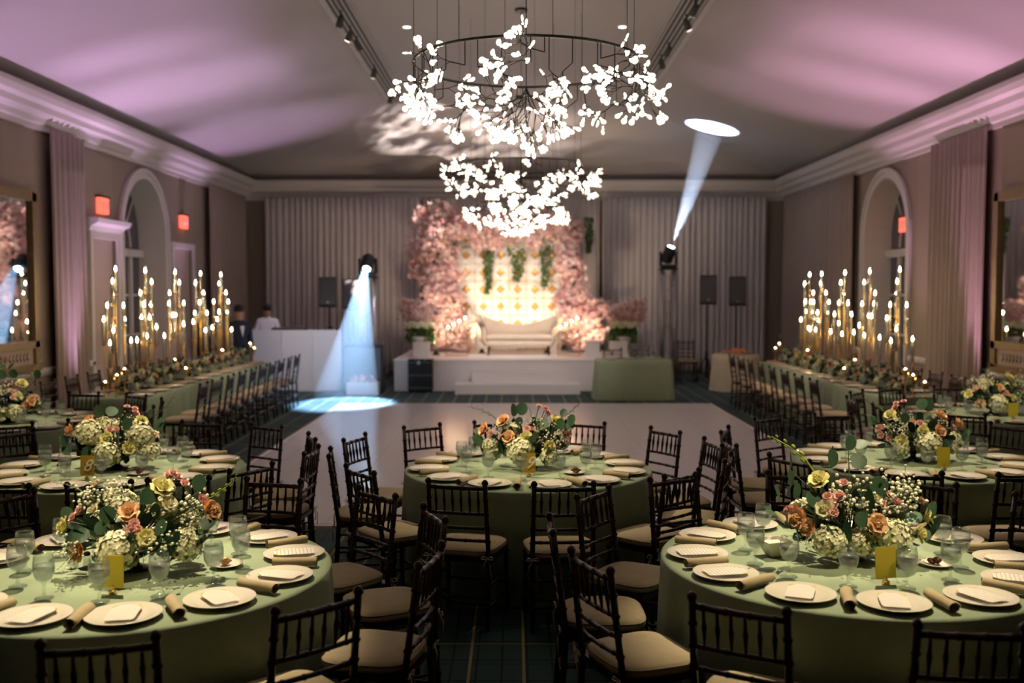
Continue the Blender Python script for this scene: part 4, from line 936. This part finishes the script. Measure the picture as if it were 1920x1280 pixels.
# two lush pedestal arrangements and white plinths
def plinth(x, y, w_, h, label):
    t = thing('white_plinth', label, 'plinth', (x, y, SZ)); MB().box(-w_ / 2, w_ / 2, -w_ / 2, w_ / 2, 0, h).build('box', 'stage', t); MB().box(-w_ / 2 - .01, w_ / 2 + .01, -w_ / 2 - .01, w_ / 2 + .01, h, h + .015).build('cap', 'stage', t)
plinth(-2.02, 21.6, .34, .30, 'white cube plinth under the blossoms next to the black case')
plinth(1.68, 21.5, .30, .34, 'white cube plinth beside the gold lantern, settee end')
plinth(2.25, 21.55, .36, .32, 'white cube plinth below the lush green arrangement')
for (x, y, lab, sd) in ((-2.10, 22.1, 'pink blossom and green urn arrangement next to the black case', 1), (2.42, 22.2, 'pink blossom and green urn arrangement beside the truss', 2)):
    t = thing('urn_arrangement', lab, 'flower urn', (x, y, SZ)); r = random.Random(sd)
    MB().lathe([(.14, 0), (.16, .02), (.08, .08), (.07, .16), (.20, .34), (.22, .42), (.18, .42)], 16).build('urn', 'stage', t, True)
    mb = MB(); leafy(mb, (0, 0, .50), .30, .2, .16, 500, r, (.05, .10)); o = mb.build('greenery', 'moss', t); o['kind'] = 'stuff'
    for k in range(6):
        inst('hydrangea', FK['hyd'][k % 3], t, (-.25 + .1 * k, -.18, .66 + .03 * (k % 2)), scale=.085)
    blossom_mass('urn', [(-.2, 0, .92, .24), (.1, 0, .98, .26), (.3, 0, .9, .22), (0, 0, .8, .22), (.35 if x > 0 else -.35, 0, 1.1, .16)], 900, sd + 10, t, 0)
# lanterns of gold bars with candles
for (x, lab) in ((-1.28, 'gold bar lantern rack with candles by the black case end of settee'), (1.20, 'gold bar lantern rack with candles by the plinth end of settee')):
    t = thing('gold_lantern', lab, 'lantern', (x, 22.0, SZ))
    for sx in (-.24, .24):
        for sy in (-.15, .15): MB().tube([(sx, sy, 0), (sx, sy, .50)], .008, 6).build('post', 'gold', t)
    for z in (.01, .27, .50):
        for (a, b) in (((-.24, -.15), (.24, -.15)), ((.24, -.15), (.24, .15)), ((.24, .15), (-.24, .15)), ((-.24, .15), (-.24, -.15))): MB().tube([(*a, z), (*b, z)], .007, 5).build('bar', 'gold', t)
    MB().box(-.24, .24, -.15, .15, .495, .505).build('shelf', 'gold', t)
    for k in range(8):
        cx_, cy_ = -.19 + .125 * (k % 4), -.08 + .16 * (k // 4); h = .10 + .07 * ((k * 5) % 4)
        cn = MB().lathe([(.022, .505), (.022, .505 + h)], 8, 0, Matrix.Translation((cx_, cy_, 0))).build('candle', 'candle', t, True)
        MB().ball((cx_, cy_, .525 + h), .014, 6, 4, 0, (1, 1, 1.6)).build('flame', 'flame', cn, True)
# settee
def settee(loc):
    t = thing('settee', 'cream upholstered settee with scrolled arms and dipped back', 'settee', loc)
    def slab(prof_fn, n, y0, y1, nm):
        vs = []; fs = []
        for i in range(n + 1):
            u = i / n; x, zb, zt = prof_fn(u)
            for (y, z) in ((y0, zb), (y0, zt - .03), (y0 + .03, zt), (y1 - .03, zt), (y1, zt - .03), (y1, zb)): vs.append((x, y, z))
        for i in range(n):
            for k in range(6): fs.append((i * 6 + k, i * 6 + (k + 1) % 6, (i + 1) * 6 + (k + 1) % 6, (i + 1) * 6 + k))
        fs.append(tuple(range(6))[::-1]); fs.append(tuple(range(n * 6, n * 6 + 6)))
        return MB().add(vs, fs).build(nm, 'sofa', t, True)
    slab(lambda u: (-.76 + 1.52 * u, .20, .34), 12, -.32, .34, 'seat_base')
    slab(lambda u: (-.72 + 1.44 * u, .34, .47 - .02 * abs(2 * u - 1) ** 4), 16, -.34, .30, 'seat_cushion')
    slab(lambda u: (-.80 + 1.60 * u, .30,   .66 + .20 * abs(2 * u - 1) ** 1.6), 24, .24, .40, 'backrest')
    for s in (-1, 1):
        pts = [(s * .72, .22), (s * .76, .40), (s * .80, .58), (s * .86, .74), (s * .92, .82)]
        vs = []; fs = []
        mb = MB(); mb.tube([(x, -.0, z) for x, z in pts], [.08, .075, .075, .08, .06], 8, 0, True, Matrix.Diagonal((1, 4.4, 1, 1)))
        mb.tube([(s * .90, -.36, .80), (s * .90, .38, .80)], .085, 12)
        mb.build('arm', 'sofa', t, True)
        for y in (-.26, .28): MB().tube([(s * .66, y, .22), (s * .68, y, 0)], [.03, .018], 8).build('leg', 'wood', t)
    return t
for i, (x, y) in enumerate(((-.75, 22.90), (.75, 22.90), (-1.75, 22.2), (1.75, 22.2))):
    t = thing('stage_flood_can', 'small black flood can on the stage %s' % ('behind the settee' if i < 2 else 'in front of the blossom columns'), 'stage light', (x, y - .04, SZ), 0, 'flood cans on the stage')
    MB().box(-.08, .08, -.05, .03, 0, .03).build('foot', 'black', t); MB().tube([(0, -.04, .035), (0, .015, .06)], [.05, .055], 10).build('can', 'black', t)
settee((.09, 22.35, SZ + .002))

# ------------------------------------------------------------------ DJ, loudspeakers, trusses, tables at the back
t = thing('dj_booth', 'white panelled DJ booth facade', 'DJ booth', (-4.55, 20.6, 0))
for (x0, x1, dy0, dy1) in ((-.92, -.28, .12, 0.), (-.28, .36, 0, 0), (.36, .94, 0, .10)):
    MB().add([(x0 + .004, dy0, 0), (x1 - .004, dy1, 0), (x1 - .004, dy1, 1.27), (x0 + .004, dy0, 1.27), (x0 + .004, dy0 + .04, 0), (x1 - .004, dy1 + .04, 0), (x1 - .004, dy1 + .04, 1.27), (x0 + .004, dy0 + .04, 1.27)],
             [(0, 1, 2, 3), (7, 6, 5, 4), (0, 4, 5, 1), (3, 2, 6, 7), (0, 3, 7, 4), (1, 5, 6, 2)]).build('facade_panel', 'booth', t)
t = thing('dj_desk', 'black desk behind the white DJ booth facade', 'desk', (-4.55, 20.6, 0))
MB().box(-.85, .85, .2, .75, 1.0, 1.04).build('desktop', 'black', t)
for sx in (-.8, .8): MB().box(sx - .03, sx + .03, .24, .7, 0, 1.0).build('leg', 'black', t)
t = thing('dj_mixer', 'black DJ mixer on the desk behind the booth', 'mixer', (-4.75, 21.0, 1.04)); MB().box(-.35, .35, -.15, .15, 0, .26).build('body', 'black', t)
for k in range(6): MB().lathe([(.02, .26), (.016, .285)], 8, 0, Matrix.Translation((-.25 + k * .1, 0, 0))).build('knob', 'alu', t)

t = thing('gobo_projector', 'small black projector tilted up on the DJ desk', 'projector', (-3.95, 21.1, 1.04))
MB().box(-.09, .09, -.12, .12, 0, .03).build('foot', 'black', t); d = Vector((.52, .28, .86)).normalized()
MB().tube([Vector((0, 0, .16)) - d * .14, Vector((0, 0, .16)) + d * .10], .07, 12).build('body', 'black', t, True); MB().tube([Vector((0, 0, .16)) + d * .10, Vector((0, 0, .16)) + d * .14], .04, 12).build('lens_barrel', 'blackm', t, True)
def speaker(x, y, ztop, label, legs=True):
    t = thing('speaker_stand', 'black tripod stand carrying the ' + label, 'speaker stand', (x, y, 0))
    zb = ztop - .68
    MB().tube([(0, 0, .12), (0, 0, zb)], [.022, .016], 8).build('pole', 'black', t)
    MB().tube([(0, 0, .62), (0, 0, .72)], .032, 8).build('collar', 'black', t)
    for k in range(3):
        a = R(30 + 120 * k); MB().tube([(0, 0, .66), (.25 * cos(a), .40 * sin(a), .012)], .013, 6).build('leg', 'black', t)
    b = thing('loudspeaker', label, 'loudspeaker', (x, y, zb))
    MB().add([(-.19, -.17, 0), (.19, -.17, 0), (.13, .17, 0), (-.13, .17, 0), (-.19, -.17, .66), (.19, -.17, .66), (.13, .17, .64), (-.13, .17, .64)], [(3, 2, 1, 0), (4, 5, 6, 7), (0, 1, 5, 4), (1, 2, 6, 5), (2, 3, 7, 6), (3, 0, 4, 7)]).build('cabinet', 'black', b)
    MB().box(-.175, .175, -.182, -.168, .06, .63).build('grille', 'grille', b)
    MB().box(-.02, .02, -.186, -.18, .10, .125).build('badge', 'alu', b)
speaker(-4.10, 22.0, 2.40, 'black loudspeaker beside the DJ booth')
speaker(-3.58, 22.0, 2.36, 'black loudspeaker next to the moving head truss')
speaker(4.32, 22.4, 2.45, 'black loudspeaker nearer the sleeved truss')
speaker(5.02, 22.6, 2.42, 'black loudspeaker behind the dessert table')
def truss(x, y, h, sleeve, label):
    t = thing('truss_totem', label, 'truss', (x, y, 0)); w_ = .14
    MB().box(-.3, .3, -.3, .3, 0, .015).build('base_plate', 'blackm', t)
    for sx in (-w_, w_):
        for sy in (-w_, w_): MB().tube([(sx, sy, .015), (sx, sy, h)], .022, 8).build('chord', 'alu', t, True)
    n = int(h / .28); mb = MB()
    for i in range(n):
        z0 = .03 + i * (h - .06) / n; z1 = .03 + (i + 1) * (h - .06) / n; a, b = (-w_, w_) if i % 2 else (w_, -w_)
        for c in (-w_, w_): mb.tube([(a, c, z0), (b, c, z1)], .009, 5); mb.tube([(c, a, z0), (c, b, z1)], .009, 5)
    mb.build('lacing', 'alu', t, True)
    MB().box(-.2, .2, -.2, .2, h, h + .03).build('top_plate', 'blackm', t)
truss(-3.09, 21.0, 2.35, False, 'aluminium truss totem under the lit moving head')
truss(3.46, 22.5, 2.55, True, 'pale truss totem under the raised moving head')
def moving_head(loc, d, lit, label):
    t = thing('moving_head_light', label, 'stage light', loc); d = Vector(d).normalized()
    MB().box(-.17, .17, -.13, .13, 0, .09).build('base', 'black', t)
    for s in (-1, 1): MB().box(s * .17 - .025, s * .17 + .025, -.05, .05, .07, .38).build('yoke_arm', 'black', t)
    c = Vector((0, 0, .30))
    MB().tube([c - d * .18, c - d * .12, c + d * .10, c + d * .20], [.09, .135, .13, .11], 14).build('lamp_head', 'black', t, True)
    MB().tube([c + d * .201, c + d * .206], .075, 14).build('lens', 'headlens', t)
moving_head((-3.09, 21.0, 2.38), (-.02, -.62, -.35 if False else -.60), True, 'moving head light throwing a blue beam to the floor')
moving_head((3.46, 22.5, 2.58), (.30, -.30, 1), True, 'moving head light aimed up at the ceiling')
# haze caught in the two beams
def haze_cone(a, b, r0, r1, label):
    o = MB().tube([a, Vector(a).lerp(Vector(b), .5), b], [r0, (r0 + r1) / 2, r1], 20).build('haze', 'haze'); o['kind'] = 'stuff'; tag(o, label, 'haze', None, 'stuff')
haze_cone((-3.10, 20.66, 2.50), (-3.15, 18.55, .04), .06, .62, 'thin haze lit by the blue beam beside the booth')
haze_cone((3.58, 22.32, 3.16), (4.20, 21.70, 5.45), .05, .30, 'thin haze lit by the beam rising to the ceiling')
t = thing('subwoofer', 'large dark subwoofer box under the blue beam', 'subwoofer', (-3.10, 20.45, 0))
MB().box(-.40, .42, -.30, .08, 0, .98).build('cabinet', 'black', t); MB().box(-.36, .38, -.312, -.30, .05, .93).build('grille', 'grille', t)
t = thing('flower_trough', 'low box of pale flowers in front of the subwoofer', 'planter', (-3.05, 19.98, 0))
MB().box(-.32, .32, -.12, .12, 0, .24).build('box', 'booth', t)
blossom_mass('trough', [(-.18, 0, .28, .08), (0, 0, .29, .09), (.18, 0, .28, .08)], 160, 3, t, 0, (.03, .05))
t = thing('equipment_case', 'black upright equipment case against the stage front', 'case', (-1.93, 20.42, 0))
MB().box(-.25, .25, -.16, .16, .04, .68).build('shell', 'black', t)
for z in (.1, .36, .62): MB().box(-.255, .255, -.168, -.16, z - .012, z + .012).build('rib', 'grille', t)
MB().tube([(-.1, -.17, .66), (-.1, -.20, .70), (.1, -.20, .70), (.1, -.17, .66)], .012, 6).build('handle', 'alu', t)
for sx in (-.2, .2): MB().tube([(sx, -.1, .03), (sx, .1, .03)], .03, 8).build('wheel', 'black', t)
MB().box(-.06, -.0, -.17, -.16, .58, .66).build('latch', 'alu', t)
# sage table before the stage
c = (2.28, 19.15)
table_base('folding table hidden under the sage cloth before the stage', c, .70, .36)
o = skirt(rect(.70, .36), TZ - .003, .012, 77, .035, .06).build('tablecloth', 'sage', None, True); o.location = (*c, 0); tag(o, 'sage green cloth on the small rectangular table before the stage', 'tablecloth')
for x in (2.0, 2.55): chair((x, 19.82), pi + .1, 'dark chiavari chair behind the small table before the stage', 'chairs behind the small stage table', False)
for i, x in enumerate((1.85, 2.2, 2.62)): place((x, 19.3, TZ), (x + .2, 19.28, TZ), (x + .02, 19.05, TZ), 0, 0, 'small table before the stage', False)
# dessert table
c = (4.62, 20.75)
table_base('small round table hidden under the ivory cloth', c, r=.48)
o = skirt(circ(.48, 90), TZ - .003, .012, 78, .03, .05).build('tablecloth', 'ivory_cloth', None, True); o.location = (*c, 0); tag(o, 'ivory cloth on the small round dessert table', 'tablecloth')
t = thing('dessert_tray', 'white tray heaped with orange pastries on the ivory cloth', 'dessert tray', (4.66, 20.72, TZ))
MB().lathe([(.2, 0), (.34, .012), (.35, .02), (.2, .014)], 24).build('tray', 'plate', t, True)
for i in range(26):
    a = rnd.uniform(0, 6.28); d = rnd.uniform(0, .28); MB().ball((d * cos(a), d * sin(a), .05 + .06 * (1 - d / .28) * rnd.random()), .045, 7, 4, 0, (1, 1, .75)).build('pastry', 'food', t, True)
chair((3.98, 22.9), pi, 'dark chiavari chair standing alone against the white drape', 'lone chair by the drape', False)

# ------------------------------------------------------------------ people
def person(label, loc, rz, joints, mats, hairlen=.0):
    """joints: dict of posed joint positions (local metres), skinned into one body"""
    names = list(joints); idx = {n: i for i, n in enumerate(names)}
    E = [('pelvis', 'waist'), ('waist', 'chest'), ('chest', 'neck'), ('neck', 'head'), ('head', 'crown'), ('chest', 'sh_l'), ('sh_l', 'el_l'), ('el_l', 'wr_l'), ('wr_l', 'ha_l'), ('chest', 'sh_r'), ('sh_r', 'el_r'), ('el_r', 'wr_r'), ('wr_r', 'ha_r'),
         ('pelvis', 'hip_l'), ('hip_l', 'kn_l'), ('kn_l', 'an_l'), ('an_l', 'to_l'), ('pelvis', 'hip_r'), ('hip_r', 'kn_r'), ('kn_r', 'an_r'), ('an_r', 'to_r')]
    rad = dict(pelvis=.15, waist=.14, chest=.155, neck=.055, head=.09, crown=.075, sh=.075, el=.05, wr=.034, ha=.035, hip=.095, kn=.062, an=.045, to=.04)
    me = bpy.data.meshes.new('body'); me.from_pydata([joints[n] for n in names], [(idx[a], idx[b]) for a, b in E], [])
    o = bpy.data.objects.new('tmp_body', me); col.objects.link(o); o.modifiers.new('s', 'SKIN'); sb = o.modifiers.new('d', 'SUBSURF'); sb.levels = 2
    for n in names:
        r_ = rad[n.split('_')[0]]; v = me.skin_vertices[0].data[idx[n]]; v.radius = (r_, r_ * (.72 if n in ('pelvis', 'waist', 'chest') else 1)); v.use_root = n == 'pelvis'
    dg = bpy.context.evaluated_depsgraph_get(); me2 = bpy.data.meshes.new_from_object(o.evaluated_get(dg)); bpy.data.objects.remove(o); me2.materials.clear()
    for m in mats: me2.materials.append(M[m])
    nz_ = joints['neck'][2] + .02; wl = [Vector(joints['ha_l']), Vector(joints['ha_r'])]; hz = joints['pelvis'][2] - .03
    for p in me2.polygons:
        c = p.center; p.use_smooth = True
        p.material_index = 1 if (c.z > nz_ or min((c - w_).length for w_ in wl) < .075) else (2 if c.z < hz else 0)
    t = thing('person', label, 'person', loc, rz); inst('body', me2, t)
    h = Vector(joints['head']); k = Vector(joints['crown'])
    MB().ball(h.lerp(k, .75) + Vector((0, .025, .02)), .105, 12, 8, 0, (.92, 1.02, .95)).build('hair', 'hair', t, True)
    f_ = MB(); f_.ball(h + Vector((0, -.095, .03)), .016, 6, 4, 0, (.8, 1.2, 1.4)); f_.build('nose', 'skin', t, True)
    for s in (-1, 1):
        MB().ball(h + Vector((s * .034, -.083, .055)), .011, 6, 4).build('eye', 'hair', t, True); MB().ball(h + Vector((s * .092, .0, .04)), .022, 6, 4, 0, (.5, 1, 1.4)).build('ear', 'skin', t, True)
    if mats[0] == 'suit': MB().add([(-.045, -.118, 1.40), (.045, -.118, 1.40), (0, -.135, 1.18)], [(0, 1, 2)]).build('shirt_front', 'shirt', t)
    return t
STAND = dict(pelvis=(0, 0, .95), waist=(0, 0, 1.12), chest=(0, 0, 1.34), neck=(0, .0, 1.50), head=(0, -.01, 1.61), crown=(0, 0, 1.73), sh_l=(.18, 0, 1.42), el_l=(.23, .02, 1.14), wr_l=(.22, -.10, .92), ha_l=(.21, -.14, .84), sh_r=(-.18, 0, 1.42), el_r=(-.23, .02, 1.14), wr_r=(-.22, -.10, .92), ha_r=(-.21, -.14, .84),
             hip_l=(.10, 0, .90), kn_l=(.11, -.02, .50), an_l=(.12, .02, .08), to_l=(.13, -.14, .04), hip_r=(-.10, 0, .90), kn_r=(-.11, -.02, .50), an_r=(-.12, .02, .08), to_r=(-.13, -.14, .04))
DJP = dict(STAND); DJP.update(el_l=(.25, -.06, 1.14), wr_l=(.16, -.28, 1.10), ha_l=(.13, -.36, 1.10), el_r=(-.25, -.06, 1.14), wr_r=(-.16, -.28, 1.10), ha_r=(-.13, -.36, 1.10), head=(0, -.05, 1.60), crown=(0, -.06, 1.71))
person('person in a white shirt leaning over the DJ desk', (-5.35, 21.55, 0), .1, DJP, ['shirt', 'skin', 'suit'])
person('person in a dark suit standing beside the white arch casing', (-6.0, 19.2, 0), 1.2, STAND, ['suit', 'skin', 'suit'])
person('person in a dark suit standing behind the end of the long table', (-5.35, 19.35, 0), .7, STAND, ['suit', 'skin', 'suit'])
